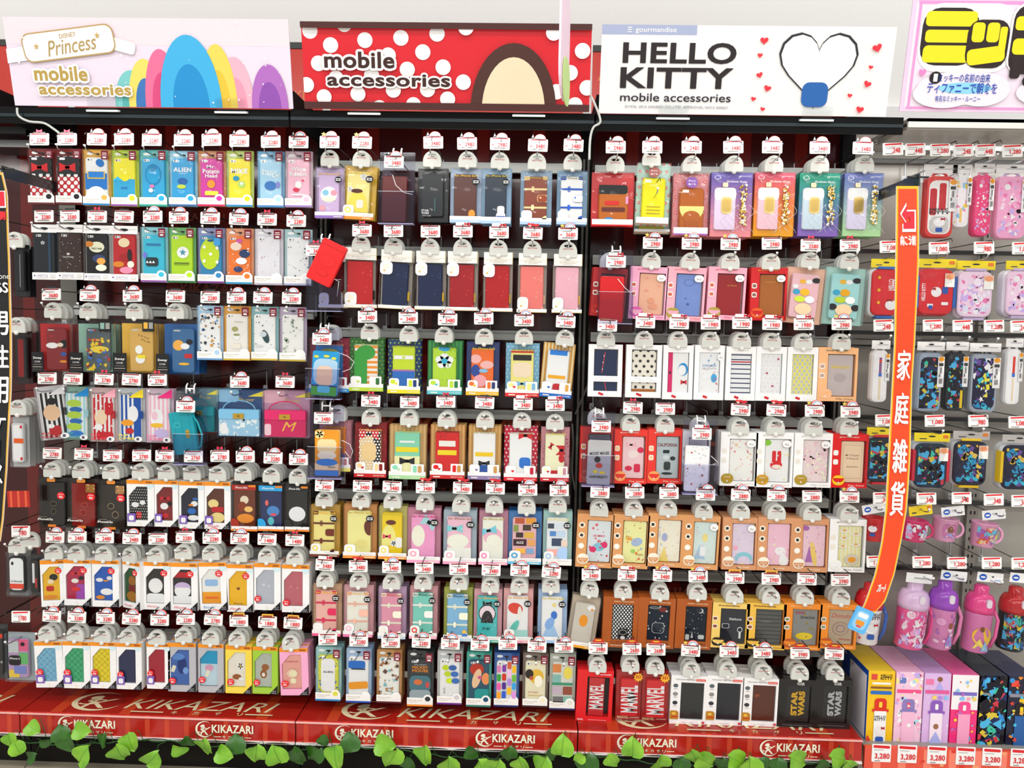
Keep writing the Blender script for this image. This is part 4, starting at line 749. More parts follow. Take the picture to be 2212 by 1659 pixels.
DATA['middle', 'third'] = r'''
D|sky blue and red toy-coloured die-cut box|668 754 730 847||715 718 1|8a1e34,2a90d0,2a94d0,c83a4a,s,e8842a|e d8d84a .5 .2 .7 .2;e c03a2a .5 .5 .5 .2;R f0d83a .8 .9 .4 .2
D|green die-cut box with an orange and white striped case|754 828 730 845|794 684 3480 R|799 716 1|2f6a34,f4f0ea,b8d43a,6aa03a,d,8ab03a|H f0952a 8 .5;e 3aa03f .5 .2 .8 .36;R 3aa03f .25 .6 .6 .9
D|navy starry die-cut box with a lime and blue case|837 908 733 850|882 687 3480 R|883 721 2|1f3a6e,c8dc2a,e8dc2a,8ab04a,d,6a6a3a|r 2a70c0 .5 .85 1 .5;r a86ab8 .5 .6 1 .04;r f6f6f2 .5 .28 .86 .09;s c8dc2a .5 .28 .2 .1
D|green striped die-cut box with a lime case|923 998 736 852|967 690 3480 R|959 723 2|2a7a44,b8dc3a,5ac0c8,3f9a4a,x,2a5a2a|e 2aa0dc .5 .03 .5 .14;f f8f8f4 .5 .34 .76 .38;e 2ab0d0 .5 .34 .26 .13;C 8ab82a 12 .08
D|dark blue die-cut box with orange and pink patches|1007 1078 739 854|1045 688 3480 R|1046 727 1|2c3a6e,f0702a,f0b830,3a4a80,n,c8c03a|e f4b8b4 .2 .26 .5 .22;e f4b8b4 .7 .4 .6 .2;e 2a4a9a .2 .55 .4 .3;e f4a8b0 .4 .8 .6 .3;e 8ac0e0 .55 .55 .4 .1
D|blue checked die-cut box with a pale yellow case|1092 1165 741 857|1132 692 3480 R|1132 727 1|7ab0d0,f4e48a,d82a2e,a8d0e4,d,6a5a1a|r 26201e .5 .2 .8 .14;R f4dcc0 .5 .5 .8 .36;b 7ac0e8 .5 .84 .5 .14;r c8281e .5 .06 1 .04
D|tilted gold striped die-cut box with a white case|1174 1243 742 859|1222 695 3480 R|1220 729 2|d8a04a,f6f6f4,2a6ac0,f4ddb0,x,4a4a6a|r 2a84dc .5 .07 .8 .12;r f0ae1e .5 .66 .8 .08;R c8262c .6 .92 .5 .2||rot=4
'''
DATA['middle', 'fourth'] = r'''
D|mauve die-cut box with an orange and cream case|688 757 909 1018||728 893 1|b87a88,e88a3a,e8dc5a,c88a9a,s,d8983a|e f4d8b0 .5 .3 .6 .3;r 3a70c0 .5 .85 1 .3
D|red glitter die-cut box with a polka-dot bow|765 834 914 1031|801 866 3480 M|801 900 1|8a1218,f0d098,c81e24,b82028,s,e08a2a|R 2a1814 .85 .5 .4 1;e f0d098 .45 .5 .7 .5;b d81e24 .45 .1 .9 .3;D fff 7 14 .09;R f0d098 .45 .55 .66 .42
D|tan wood-look die-cut box with a mint green case|840 920 918 1035|885 869 3480 O|884 902 1|c89a62,88d4b4,a8d8a0,d8b47a,x,c8b04a|r f4ecb4 .5 .85 1 .5;r f4d81e .5 .44 .9 .12;r f8f6f0 .5 .25 .6 .05;b 1e1c1e .5 .72 .6 .18
D|tan wood-look die-cut box with a red case|929 1004 918 1034|963 868 3480 M|965 905 2|c8904e,d8181c,c8262a,dcb070,x,4a2a1a|r f4ece4 .5 .3 .7 .14;r f4d81e .5 .52 .8 .12;C b01418 12 .06
D|tan wood-look die-cut box with a white case|1011 1082 920 1036|1047 870 3480 O|1048 907 1|c8944e,f4f2ee,8a7aa8,d8b070,x,a8983a|R 2458a8 .5 .95 1 .3;r f4c81e .5 .54 .8 .10;b 1e2024 .5 .76 .5 .14
D|red polka-dot die-cut box with a white case|1089 1161 921 1039|1130 873 3480 K|1128 908 1|c41c3c,f8f7f2,d81e2e,f4d8d8,d,b8a88a|b d8242c .7 .06 .6 .2;R 2a78d0 .7 .72 .5 .26;r f8f7f2 .5 .93 1 .14
D|pink leopard die-cut box with a cream case|1168 1230 923 1040|1199 875 3480 K|1199 911 0|c88a94,f4ecc8,c82a3a,a0485a,s,d8c03a|b c8202a .85 .4 .5 .3 90;e c8202a .85 .6 .3 .2;b c8202a .3 .3 .3 .12 60;R c8202a .7 .95 .8 .12
'''
DATA['middle', 'fifth'] = r'''
T|amber pack with a cream and brown trunk wallet|669 732 1092 1203|701 1049 3480 N|701 1077 2|c89a3a,f2e08a,6a3020,6a3020,1,e8b83a,f4dc6a|
C|amber pack with a pale yellow case and brown oval|741 812 1091 1206|783 1050 3480 N|780 1079 1|cc8a4a,f4e89a,e8943a,1,c8b04a,f4e8a0|e 6a3020 .9 .4 .36 .36 8;e f4e8a0 .3 .06 .5 .14;e e8dc8a .6 .78 .5 .2
C|olive pack with a bright yellow case and daisy|817 878 1095 1208|847 1052 3480 N|848 1081 1|c0b86a,f4d00e,e8943a,,c8b83a,f4e06a|m f4e88a .35 .55 .8 .5;e 6a3428 .45 .24 .5 .12;b e0506a .25 .58 .4 .12;f fff .6 .74 .34 .16;R f6f2ea .85 .72 .3 .26
C|rose pack with a pink case and pale blue bow|879 951 1099 1216|919 1053 3480 H|918 1085 1|c8849c,f0a0cc,f0a0c4,1,b83a6a,f4a8c0|e f8eedc .3 .5 .55 .5;b a8d8dc .75 .18 .6 .3 -30;e f0a0cc .8 .6 .4 .5
C|grey blue pack with a baby pink case|957 1029 1104 1219|999 1054 3480 H|996 1089 1|a8bcc8,f6c0d2,f0a0c4,1,9a7a5a,f4b8cc|e f6c0d2 .2 .0 .5 .3;e f8f0e0 .45 .58 .9 .34;r f8f2e6 .5 .88 1 .3;b 8ad4dc .3 .28 .7 .2;C fff 12 .06
C|mauve pack with a cream case and blue bow|1034 1097 1105 1220|1070 1055 3480 H|1068 1091 1|c08098,f6f0e2,f0a0c4,,b8983a,ee88b8|e f0b4c8 .5 .45 .9 .4;e f8f0e0 .55 .55 .7 .28;b 7ccfe0 .3 .32 .75 .2 10
C|blue pack with a grid of small colourful pictures|1098 1170 1106 1219|1140 1058 2980 R|1138 1093 2|3a78b8,e8b8c0,6ac0e4,1,,4aa0d0|r c05a3a .3 .08 .4 .14;r e8a03a .75 .08 .4 .14;r 4a3a2a .6 .24 .34 .14;r 8aa04a .15 .26 .2 .16;r 3a2a1e .3 .42 .3 .12;r e0b44a .7 .42 .4 .14;r 3a2028 .32 .6 .55 .16;T f4f0f0 .32 .6 .3 .06^ALICE;r d89a5a .8 .6 .3 .14;r e8b04a .35 .8 .4 .12;r 7aa0c8 .75 .8 .3 .12
C|mint pack with a grid of small blue-white pictures|1173 1236 1106 1221|1208 1059 2980 R|1205 1090 1|a8d0cc,e8ecf0,f4f2ea,1,e8d87a,a8c8ea|r 3a4a58 .2 .2 .3 .12;r dce4ec .6 .2 .4 .14;r 5a90d0 .3 .38 .3 .12;r c8dcf0 .7 .38 .4 .14;r 3a4a68 .5 .58 .5 .18;r f0d8c8 .85 .6 .3 .14;r f0a8a0 .3 .82 .5 .14;e a8c8f0 .8 .85 .6 .3
'''
DATA['middle', 'sixth'] = r'''
T|tan pack with a peach and crimson trunk wallet|674 736 1264 1374|702 1220 3480 K|703 1251 2|c8a080,f4b8ac,d82a58,e85a8a,1,f0b43a,f4f0ec|
T|pink pack with a cream and peach trunk wallet|741 805 1267 1376|774 1223 3480 H|775 1252 1|d8a0a8,f6ece0,f0b8a4,e878b0,1,e8b45a,f4b8cc|
T|lilac pack with a rose and cream trunk wallet|816 876 1270 1380|846 1225 3480 S|846 1256 2|c0a0c0,e498b0,f6ecd8,b8d0e8,1,c85a3a,f4e8d8|
T|pink pack with a mint and cream trunk wallet|884 944 1269 1380|916 1227 3480 N|914 1256 2|d898a0,7cd0c0,f4f4e8,f0a0c0,1,3a5a4a,e0503a|
T|olive pack with a sky blue and cream trunk wallet|958 1020 1272 1385|991 1229 3480 N|991 1257 2|a8ac4a,84bce0,f4f0d8,a8c8e8,1,3a4a5a,|e f0c04a .85 .9 .2 .1;e 3a78d0 .88 1 .3 .14
C|pink pack with a turquoise case and black oval frame|1023 1084 1276 1388|1061 1231 2480 N|1059 1263 2|e8a8b4,4ac0c0,4ab0a8,1,e8a84a,|e 1c1c1e .5 .42 .84 .44;e f0dce4 .5 .42 .76 .38;m 26242a .5 .5 .6 .3;b 26262a .5 .17 .46 .1;I 1c3a3c .45 .78 .4 .08^Ariel;C fff 40 .03
C|pink pack with a white case, red waves and teal tail|1087 1151 1275 1389|1123 1232 2280 R|1122 1264 2|f0b0b0,f8f6f2,f0a0b8,1,e8a03a,f0b8a8|e e0483a .4 .3 .7 .26 -15;e f6ece4 .6 .42 .2 .34;e 6ac8b8 .35 .76 .3 .4 -30;r a8dcd4 .5 .92 1 .2
C|light blue pack with a white case and blue gown shape|1162 1225 1277 1389|1191 1236 2280 R|1190 1263 2|a8c4e8,f6f6f4,a8c8f0,1,d8c03a,|t a8ccf0 .45 .75 .8 .5;e 3a78d0 .6 .45 .3 .2;e 8ab4e8 .4 .65 .4 .3 -30;e f0dc8a .6 .2 .2 .1||tr=4
'''
DATA['middle', 'bottom'] = r'''
B|bottom-hung slim case with a yellow outlined white panel|681 736 1400 1514|708 1381 2280 N||9cc8cc,d8d84a,2a84c0|C e8e44a,2f6ac0 50 .14;R f4f2ee .5 .5 .68 .84;Y 4a2a5a .5 .42 .5 .05^ALIEN|n=3
B|slim white case with blue cap shape and orange bar|747 801 1403 1518|775 1384 2280 R||a4c0e0,f4f4f2,1a4aa8|R 2470c8 .42 .2 .84 .2;r 2a2c30 .5 .31 .7 .03;R f0a01e .5 .72 .96 .18 5|n=3
B|slim white case scattered with brown shapes|813 867 1406 1519|844 1387 2280 R||c8945a,f0eee8,5a1a24|C a86a3a,6a4a3a,8ac0c8,c89a6a 46 .14;T 4a2a28 .5 .78 .3 .03^CHIP;T 4a2a28 .5 .85 .3 .03^DALE|n=3
B|slim dark poster case with orange block letters|879 936 1408 1526|910 1387 2280 R||303234,2c3438,e88a2a|Y e8922a .5 .20 .75 .07^MICKEY;Y e8922a .5 .28 .75 .07^MOUSE;R 4a7a88 .5 .6 1 .4;R 8a9aa0 .5 .9 1 .3;e c86a3a .4 .56 .4 .14;e b84a4a .85 .62 .2 .16;T b8b8b4 .5 .13 .6 .03^WALT DISNEY'S|n=3
B|slim white case with three yellow-blue ovals|944 998 1408 1522|973 1390 2280 R||c8c8c8,f2f2f0,6a2a8a|e c8dc2a .3 .22 .34 .14;e 3a68b0 .65 .22 .4 .14;e c8dc2a .4 .38 .34 .14;e 3a68b0 .75 .38 .4 .14;e c8dc2a .5 .55 .34 .14;e 3a68b0 .8 .55 .4 .14;T 2a2a2a .25 .8 .3 .04 90^PULL TOY|n=3
B|slim teal case with red and peach waves|1007 1061 1411 1527|1037 1393 2280 R||3fa898,14506a,2a7a6a|e c0351e .4 .22 .7 .3;e f4c8a0 .4 .45 .4 .5 -15;e f0985a .85 .45 .4 .3;R 1f8a8a .7 .85 .8 .3;e c04a8a .55 .42 .2 .08|n=3
B|slim case with a colourful grid of door shapes|1067 1121 1413 1527|1097 1391 2280 R||3460a8,f2f0f2,1a2a6a|R e888c0 .12 .2 .2 .18;R 8a3ab0 .38 .18 .2 .18;R e0623a .64 .1 .2 .18;R f0b81e .88 .2 .2 .18;R 2f9a3a .12 .42 .2 .18;R c8301e .38 .4 .2 .18;R f0b8e0 .64 .3 .2 .18;R 6ab83a .88 .42 .2 .18;R e85aa8 .12 .64 .2 .18;R 4a2a8a .38 .62 .2 .18;R b088d8 .64 .52 .2 .18;R 3aa0dc .88 .62 .2 .18;R f0a02a .12 .86 .2 .18;R 2a5ac8 .38 .84 .2 .18;R f0b81e .64 .74 .2 .18;R d890d8 .88 .84 .2 .18|n=3
B|slim cream case with a yellow moon disc|1129 1184 1413 1528|1160 1396 2280 R||7a6a60,f0e8c8,3a1a24|e f0c23a .55 .38 .7 .36;e 2a201c .2 .32 .4 .24;e c85a3a .3 .42 .2 .1;e f4ecd8 .65 .5 .4 .3;T c8302a .4 .78 .5 .03^WALT DISNEY;T c8a02a .5 .86 .7 .04^DONALD DUCK|n=3
B|slim comic grid case with green and orange panels|1187 1243 1415 1534|1218 1397 2280 R||b8bcb0,dcdcd0,2a2a5a|r e08a4a .22 .14 .4 .2;r 8ac0b8 .22 .4 .4 .2;e f4dc5a .75 .25 .4 .3;r 3a8a6a .5 .52 1 .06;r b8a8b8 .25 .68 .46 .2;r 8a4a3a .75 .68 .44 .2;r 6a6a6a .3 .9 .5 .14;r 7ab0a0 .75 .9 .4 .14|n=3
'''
DATA['right', 'top'] = r'''
R|yellow and red box with a brown silicone case, black top|1278 1370 371 489|1330 318 2980 R|1329 354 0|d81c20,c46a1e,d01c20,|R 16181a .42 .12 1.1 .26;R d8281e .45 .5 .5 .12;R 6a2a22 .5 .68 .8 .12;r f0a0c8 .96 .42 .1 .2;e 2a90d8 .35 .95 .3 .1
R|mint clear box with a plain bright yellow silicone case|1376 1449 351 487|1409 318 2480 R|1407 346 0|b8d8cc,f6e612,8a6a50,a8605a|r b89a1e .5 .70 .6 .02;r b89a1e .5 .78 .6 .02;r b89a1e .5 .86 .6 .02||rot=1
C|mint clear box peeking out below a yellow one|1371 1448 420 505||  |a8c8bc,d8c83a,8a6a50,|||Y=-.255
R|rose clear box with a brown and cream silicone case|1455 1532 373 509|1494 318 2480 R|1494 354 1|e08a90,b8621e,9a5ab0,8a5ab0|m f4e28a .5 .62 1 .36 180;e b8621e .5 .7 .7 .3;e b05a1c .5 .88 .56 .2
A|wide lilac to rose gradient box with gold chain|1536 1625 372 511|1584 318 3480 R|1585 354 2|7a6ac0,f09098,e4d0ea|
A|wide rose to orange gradient box with gold chain|1630 1717 372 510|1668 318 3480 R|1671 354 2|e8647c,f0a410,f4c0cc|
A|wide teal to violet gradient box with gold chain|1727 1814 373 510|1771 319 3480 R|1770 354 2|2aa88c,8a6ac0,c8d8e4|
A|wide blue to pale green gradient box with gold chain|1824 1907 373 510|1864 320 3480 R|1867 354 2|7a88cc,b4e0a4,dcd4ec|
'''
DATA['right', 'second'] = r'''
X|dark red window box tilted behind the acrylic tray|1281 1355 579 684||1318 562 1|a81c20,4a1c1c,8a3a30,c03020,,,d8a03a,5a2418|||rot=3
X|pink window box with a peach wallet|1362 1443 576 690|1410 525 2980 S|1407 562 1|f6a8c4,f4b89a,c8604a,d85aa8,6,gourmandise,c83a6a,d860a8|h f09a88 .3 .12 .16 .06;h f09a88 .8 .3 .14 .05;h f09a88 .3 .42 .2 .05;e e8a080 .5 .66 .3 .14;e e8a080 .6 .8 .4 .14||rot=2
X|pink and mint window box with a periwinkle wallet|1441 1525 577 693|1494 526 2980 S|1491 563 1|f6a8b8,7a94d4,c8604a,a89a3a,6,gourmandise,c87a5a,a8e0cc|s 4a5a9a .5 .72 .2 .1;e 5a6cb0 .5 .2 .4 .16;e 7a94d4 .5 .2 .36 .14;s 4a5a9a .4 .58 .1 .05||rot=2
X|pink window box with a dark red wallet|1530 1612 577 691|1578 527 2980 S|1577 564 2|f6a8bc,a0161e,c8604a,a89a3a,6,gourmandise,c83a5a,e8709a|T d8a03a .6 .28 .4 .04^My Melody||rot=1.5
X|red window box with a tan brown wallet|1621 1700 578 692|1667 526 2980 N|1665 565 2|c8181e,b0641e,8a5a50,e05a1e,6,gourmandise,e8a03a,5a2214|T e0a83a .5 .18 .5 .03^Cinnamoroll
C|blister pack with a pink case covered in round blobs|1702 1785 578 699|1751 530 2580 M|1749 562 2|e8b8a0,f6c0c8,,|C e87a4a 3 .1;e f0b83a .4 .18 .24 .1;e f4f2ee .62 .18 .24 .1;e 26242a .88 .14 .3 .12;e f4f2ee .15 .3 .2 .1;e 3aa8d0 .2 .42 .26 .12;e f0b01e .5 .42 .34 .16;e c8dc3a .35 .58 .4 .14;e f4f2ee .7 .58 .34 .16;e f0d0a8 .5 .8 .6 .26||rot=4
C|blister pack with an aqua case covered in round blobs|1787 1873 578 702|1836 530 2980 M|1834 564 2|a8d0c8,a8dcdc,,|e f0b83a .4 .18 .24 .1;e f4f2ee .62 .18 .24 .1;e 26242a .88 .14 .3 .12;e 3aa8d0 .2 .42 .26 .12;e f0b01e .5 .42 .34 .16;e c8dc3a .35 .58 .4 .14;e f4f2ee .7 .58 .34 .16;e f0d0a8 .5 .8 .6 .26;e 26242a .1 .74 .3 .14;e 26242a .9 .74 .3 .14||rot=3
'''
DATA['right', 'third'] = r'''
E|white two-window box, navy case with red beaded cord|1271 1344 744 857|1312 703 3480 N|1309 730 0|1c2c50,1|r c83a4a .4 .3 .04 .5 -8;r e8e4e0 .42 .14 .04 .03;r e8e4e0 .38 .3 .04 .03;r e8e4e0 .36 .46 .04 .03;r c83a4a .5 .85 .04 .3 12
E|white two-window box, cream case with black dots|1352 1429 745 859|1394 696 3480 K|1391 732 0|ece6d8,1|D 2c2a28 3 8 .13;r a8642a .5 .98 1 .12
E|white window box, white case with magenta spine|1432 1497 746 863|1467 698 1980 K|1465 733 1|f2f0f2,0|r d8286a .1 .5 .24 1.1;e 2a90d0 .75 .42 .5 .3;e f6f4f4 .7 .44 .4 .24;b d8283a .8 .72 .3 .12;e 2c2428 .1 .5 .1 .06
E|white window box, white case with small blue lettering|1500 1564 746 864|1535 699 1980 K|1535 734 2|f4f2f4,0,1|T 2a80c8 .5 .33 .7 .05^DORAEMON;T 9a9898 .5 .40 .7 .04^HELLO KITTY;e f8f8f6 .3 .58 .3 .14;e 4aa8dc .75 .62 .3 .2;C e8a0b0,6a9ad0,d83a4a 20 .08
E|white window box, navy striped white case|1568 1632 749 865|1603 698 1980 K|1602 735 2|f0f0f2,0|H 1f2c60 9 .22;r c82a3a .5 .22 1 .03;r 1f2c60 .5 .28 1 .01
E|white window box, white case with small door outlines|1633 1698 749 866|1668 700 1980 K|1667 736 2|f2eef2,0|D c8b8c4 4 10 .12;D f2eef2 4 10 .10;b c83a5a .85 .15 .1 .06;b c83a5a .3 .48 .1 .06;b c83a5a .6 .78 .1 .06
E|white window box, yellow case with grey blossoms|1700 1766 750 867|1736 700 1980 K|1735 737 1|f0e22a,0|D d8d8c8 4 12 .2;D b8bcb0 4 12 .1;C fff 12 .05
X|mint topped peach window box, grey fleece case|1767 1852 751 867|1818 700 2980 S|1817 738 1|f0b480,c8bcbc,b89a8a,f0b88a,,POCKET MONSTERS,2a6a5a,|Y e8c82a .5 .30 .7 .07^PIKACHU;e b8acac .5 .55 .5 .2
'''
DATA['right', 'fourth'] = r'''
X|red window box tinted by the acrylic tray|1253 1324 923 1043||1290 900 1|c82a22,8a8a8c,d89a4a,d85a2a,,,f4d8a0,d8683a|
X|red window box with a pale pink case, magenta drawing|1326 1398 928 1045|1367 881 2980 M|1363 914 1|e0352a,f6ccd0,f0c08a,f0a05a,,gourmandise,f8ecdc,|b f4b8c4 .4 .2 .5 .14;e d82050 .85 .32 .3 .14;e f8dcd8 .5 .42 .5 .2;R d82050 .7 .75 .3 .2;e d82050 .3 .76 .34 .12
X|red window box with a grey case, arched dark lettering|1399 1473 928 1045|1437 883 2980 N|1437 916 1|e0352a,b8c4c8,f0c08a,f0a05a,,gourmandise,f8ecdc,|Y 7a2230 .5 .2 .9 .08^CALIFORNIA;R 1e2a2c .45 .36 .3 .08;e 1e2a2c .75 .52 .24 .1;e d0d8d8 .45 .5 .3 .12;R 2a3436 .5 .7 .3 .2;e 1e2a2c .5 .88 .5 .06
X|white window box behind the second acrylic tray|1472 1534 932 1040||1513 920 1|f0ece4,e8e4e6,c8c0b8,d8b84a,,,b8a890,|
X|white window box, white case with small pink figures|1556 1636 934 1050|1600 885 2980 H|1598 920 2|f8f6f0,f6eeea,e0dcd4,a8902a,6,gourmandise,c8c0b0,|C f0a8b0,e88a9a,f0c8a0 26 .09
X|white window box, white case with red pointed shape|1632 1713 934 1053|1677 886 2980 H|1675 921 2|f8f6f0,f6f2ee,e0dcd4,c8962a,6,gourmandise,c8c0b0,|e 8ac83a .1 .08 .3 .14;R d82024 .38 .42 .16 .3;R d82024 .6 .42 .16 .3;e d82024 .48 .6 .5 .2;e f6e4d8 .5 .64 .4 .1;C f4e4a0,f0f0e8,e8c86a 16 .08;e f4b0b4 .85 .12 .3 .14
X|white window box, soft pink mottled case|1715 1797 936 1053|1760 887 2980 S|1757 922 2|f8f6f0,f0dcdc,e0dcd4,a8902a,6,gourmandise,c8c0b0,|C f4c8d0,e8d4dc,f6e8d0,ecc8cc 120 .12
X|bright red window box with a plain peach case|1797 1875 938 1054|1837 889 2980 S|1834 922 2|d81a1e,f4d4b4,f4f2f0,f0c81e,,gourmandise,f8f0e8,|r c8a07a .5 .5 .8 .8;r f4d4b4 .5 .5 .78 .785;T a8806a .5 .34 .6 .05^Mr Potato;T a8806a .5 .42 .5 .04^Head;r 6a3a2a .5 .62 .5 .01
'''
DATA['right', 'fifth'] = r'''
I|kraft window box, pale grey case with pink and blue shapes|1247 1326 1111 1226|1296 1063 2880 N|1294 1097 1|d89a62,dce4e8|Y d8286a .5 .37 .5 .05^DUMBO;e 8ac8dc .5 .64 .5 .2;e e02a6a .25 .7 .3 .14;e e02a6a .75 .58 .26 .16;C e02a4a,6ab8d8,e85a6a 24 .08||plain=1 rot=1.5
I|kraft window box, pale yellow case with a green leaf shape|1324 1403 1112 1228|1371 1064 2880 R|1369 1098 2|d89a62,f6f0a8|e f0c050 .25 .42 .3 .1;e a8bcdc .6 .5 .5 .2 20;e a8d06a .45 .72 .2 .1;T 9a8a4a .75 .8 .3 .04^PETER PAN;C e8883a,e05a3a,c8a04a,a8b8d8 22 .09||rot=1.5
I|kraft window box, cream case with yellow gown shape|1400 1477 1110 1225|1445 1065 2880 R|1443 1097 2|d89a62,f0ead8|t f4d87a .3 .84 .5 .4;e a8b0d8 .3 .42 .26 .2;C f0b8b8,b8c8e0,e8d8a0 40 .06||rot=1.5
I|kraft window box, pale aqua case with white apron shape|1477 1555 1114 1230|1524 1068 2880 R|1520 1102 2|d89a62,d4e4e0,1|e f0dc8a .5 .38 .24 .2;t a8c8e4 .3 .72 .5 .34;R f8f6f2 .42 .7 .24 .24;C f0b8b8,b8c8e0 26 .05||rot=1.5
I|kraft window box, lilac case with an aqua arc|1560 1635 1118 1231|1600 1069 2880 R|1600 1103 2|d09468,e0d0e4,1|e 8accd8 .55 .85 .8 .3;e e0d0e4 .55 .93 .6 .26;e f4b0c8 .15 .6 .24 .12;C f4e8a0,f0b8d0,b8d0e8 30 .06
I|kraft window box, pink case with a white patch|1636 1712 1118 1233|1678 1070 2880 R|1677 1105 2|d09468,f4c0d4|e faf6f4 .6 .66 .5 .2;e faf6f4 .75 .88 .4 .3;C f8e8b0,f8e0ec,e8a0c0 36 .07
I|kraft window box, rose case with violet and gold shapes|1712 1789 1121 1236|1754 1072 2880 N|1754 1107 2|d09468,f4ccd8|t b070b8 .3 .7 .34 .4;e f0d070 .5 .7 .24 .6 10;e b068b0 .12 .08 .3 .12;C e878b0,b890d0,f0c8a0 20 .07
X|white and yellow window box, cream striped case with eggs|1791 1870 1122 1236|1835 1073 2980 S|1834 1108 2|f8f6f2,f6eecc,e8e0d0,f4f2ea,,gourmandise,8a6a4a,|S f0e0a0 6 .4;e fff .25 .12 .4 .07;e f0a83a .25 .11 .2 .04;e fff .75 .2 .4 .07;e f0a83a .75 .19 .2 .04;e fff .25 .3 .4 .07;e f0a83a .25 .29 .2 .04;e fff .75 .45 .4 .07;e f0a83a .75 .44 .2 .04;e fff .2 .5 .4 .07;e f0a83a .2 .49 .2 .04;e d8d0c0 .6 .82 .6 .26;e f0a020 .6 .82 .34 .14
'''
DATA['right', 'sixth'] = r'''
C|leaning clear pack, speckled grey case with orange yolk shape|1237 1298 1292 1401|1277 1241 3480 S|1272 1271 1|c8b8a4,cfc8bc,f0a830,,,|e f09a1e .5 .44 .42 .3;e f4f2ee .8 .1 .4 .14;e e8902a .85 .14 .14 .05||rot=7
N|orange-brown box, black case with white polka dots|1303 1379 1290 1399|1355 1242 3480 K|1346 1275 1|a8541c,15181c|D f4f4f2 6 18 .095;R 15181c .55 .82 .5 .3;e e8e8e6 .55 .78 .4 .14;e 15181c .55 .78 .36 .12;e e8e8e6 .55 .93 .24 .1||rot=1
N|orange-brown box, navy case with white cloud drawing|1379 1459 1292 1400|1431 1243 3480 S|1426 1278 1|a8541c,182434|e e8eae8 .3 .08 .5 .06;e 182434 .3 .08 .44 .04;R d8dcda .5 .64 .6 .3;R 182434 .5 .64 .56 .28;e 7a2018 .7 .12 .4 .14;C d8dcda 16 .07||rot=1.5
N|orange-brown box, navy case with a white moon|1461 1539 1295 1402|1508 1245 3480 S|1507 1278 1|a8541c,16202e|e d8dcda .7 .12 .3 .14;e 16202e .64 .11 .28 .13;t c8ccca .35 .8 .12 .2;R c8ccca .12 .88 .2 .16;R c8ccca .8 .86 .3 .12;C d8dcda 22 .04||rot=1.5
X|cream box, dark navy case with white watch drawing|1537 1619 1303 1400|1587 1248 2980 B|1586 1285 2|ecc86a,18202e,8a4a2a,2a2218,,Rilakkuma,3a1a10,|T e8eae8 .6 .3 .5 .07^Rilakkuma;e e8eae8 .8 .6 .22 .16;e 18202e .8 .6 .17 .12;r e8eae8 .8 .75 .08 .2;R e8eae8 .2 .5 .3 .14;R 18202e .2 .5 .26 .12||rot=1
X|mustard box, dark grey case with navy stripes|1612 1698 1304 1403|1666 1250 2980 B|1665 1287 2|e8b84a,50524e,8a4a2a,3a2c18,,Rilakkuma,3a1a10,|H 2a3038 9 .16;e 6a6a66 .4 .35 .5 .06||rot=1
X|orange topped window box, grey case with yellow patch|1692 1775 1304 1404|1743 1251 2980 N|1738 1288 2|e88a2a,8a8a88,8a8a70,b85a2a,,gourmandise,f8e0b0,a87a3a|T a82a4a .3 .1 .4 .08^BBB!;T 3a3a3a .6 .22 .6 .09^Little sweet Donuts;e e8cc2a .5 .75 .7 .2;C a08a10 10 .08||rot=1
X|orange topped window box, sand case with spiral print|1771 1852 1305 1402|1816 1253 2980 N|1816 1289 2|e88a2a,b8a48a,8a8a70,b85a2a,,gourmandise,f8e0b0,a8803a|I c8404a .5 .18 .8 .12^Donuts;e a88a80 .5 .55 .7 .4;e b8a48a .5 .55 .6 .34;e a07a88 .5 .55 .4 .22;e b8a48a .5 .55 .3 .16;T c84a3a .7 .85 .5 .06^Wow||rot=1
'''
DATA['right', 'bottom'] = r'''
M|red box, red case with huge vertical white letters|1247 1325 1448 1559|1292 1400 3980 W|1291 1435 1||||rot=1.5
V|clear red pack, broken vertical white letters|1331 1387 1451 1559|1365 1402 2680 W|1362 1434 2||e 26181a .6 .5 .5 .3
V|clear red pack, whole vertical white letters|1386 1445 1453 1563|1417 1403 2680 W|1416 1439 1|| 
H|white box with round pictures, charcoal case|1449 1527 1460 1565|1492 1405 3480 S|1493 1444 2|24282a||rot=1
H|white box with round pictures, dark navy case|1527 1606 1461 1567|1575 1407 3480 S|1572 1445 2|161c28||rot=1
H|white box with round pictures, dark brown case|1604 1682 1466 1569|1648 1409 3480 S|1648 1449 2|5a2412|T c8602a .2 .3 .2 .08 8^ov||rot=1
Y|black box with raised gold letters|1681 1760 1468 1574|1728 1411 3980 W|1727 1451 2|d8a828:c||rot=1
Y|black box with raised silver letters|1760 1840 1468 1575|1802 1412 3980 W|1803 1452 2|b4b6b8:c||rot=1
'''
for (bay, row), s in DATA.items():
    for ln in s.strip().splitlines(): item(ln, bay, row)
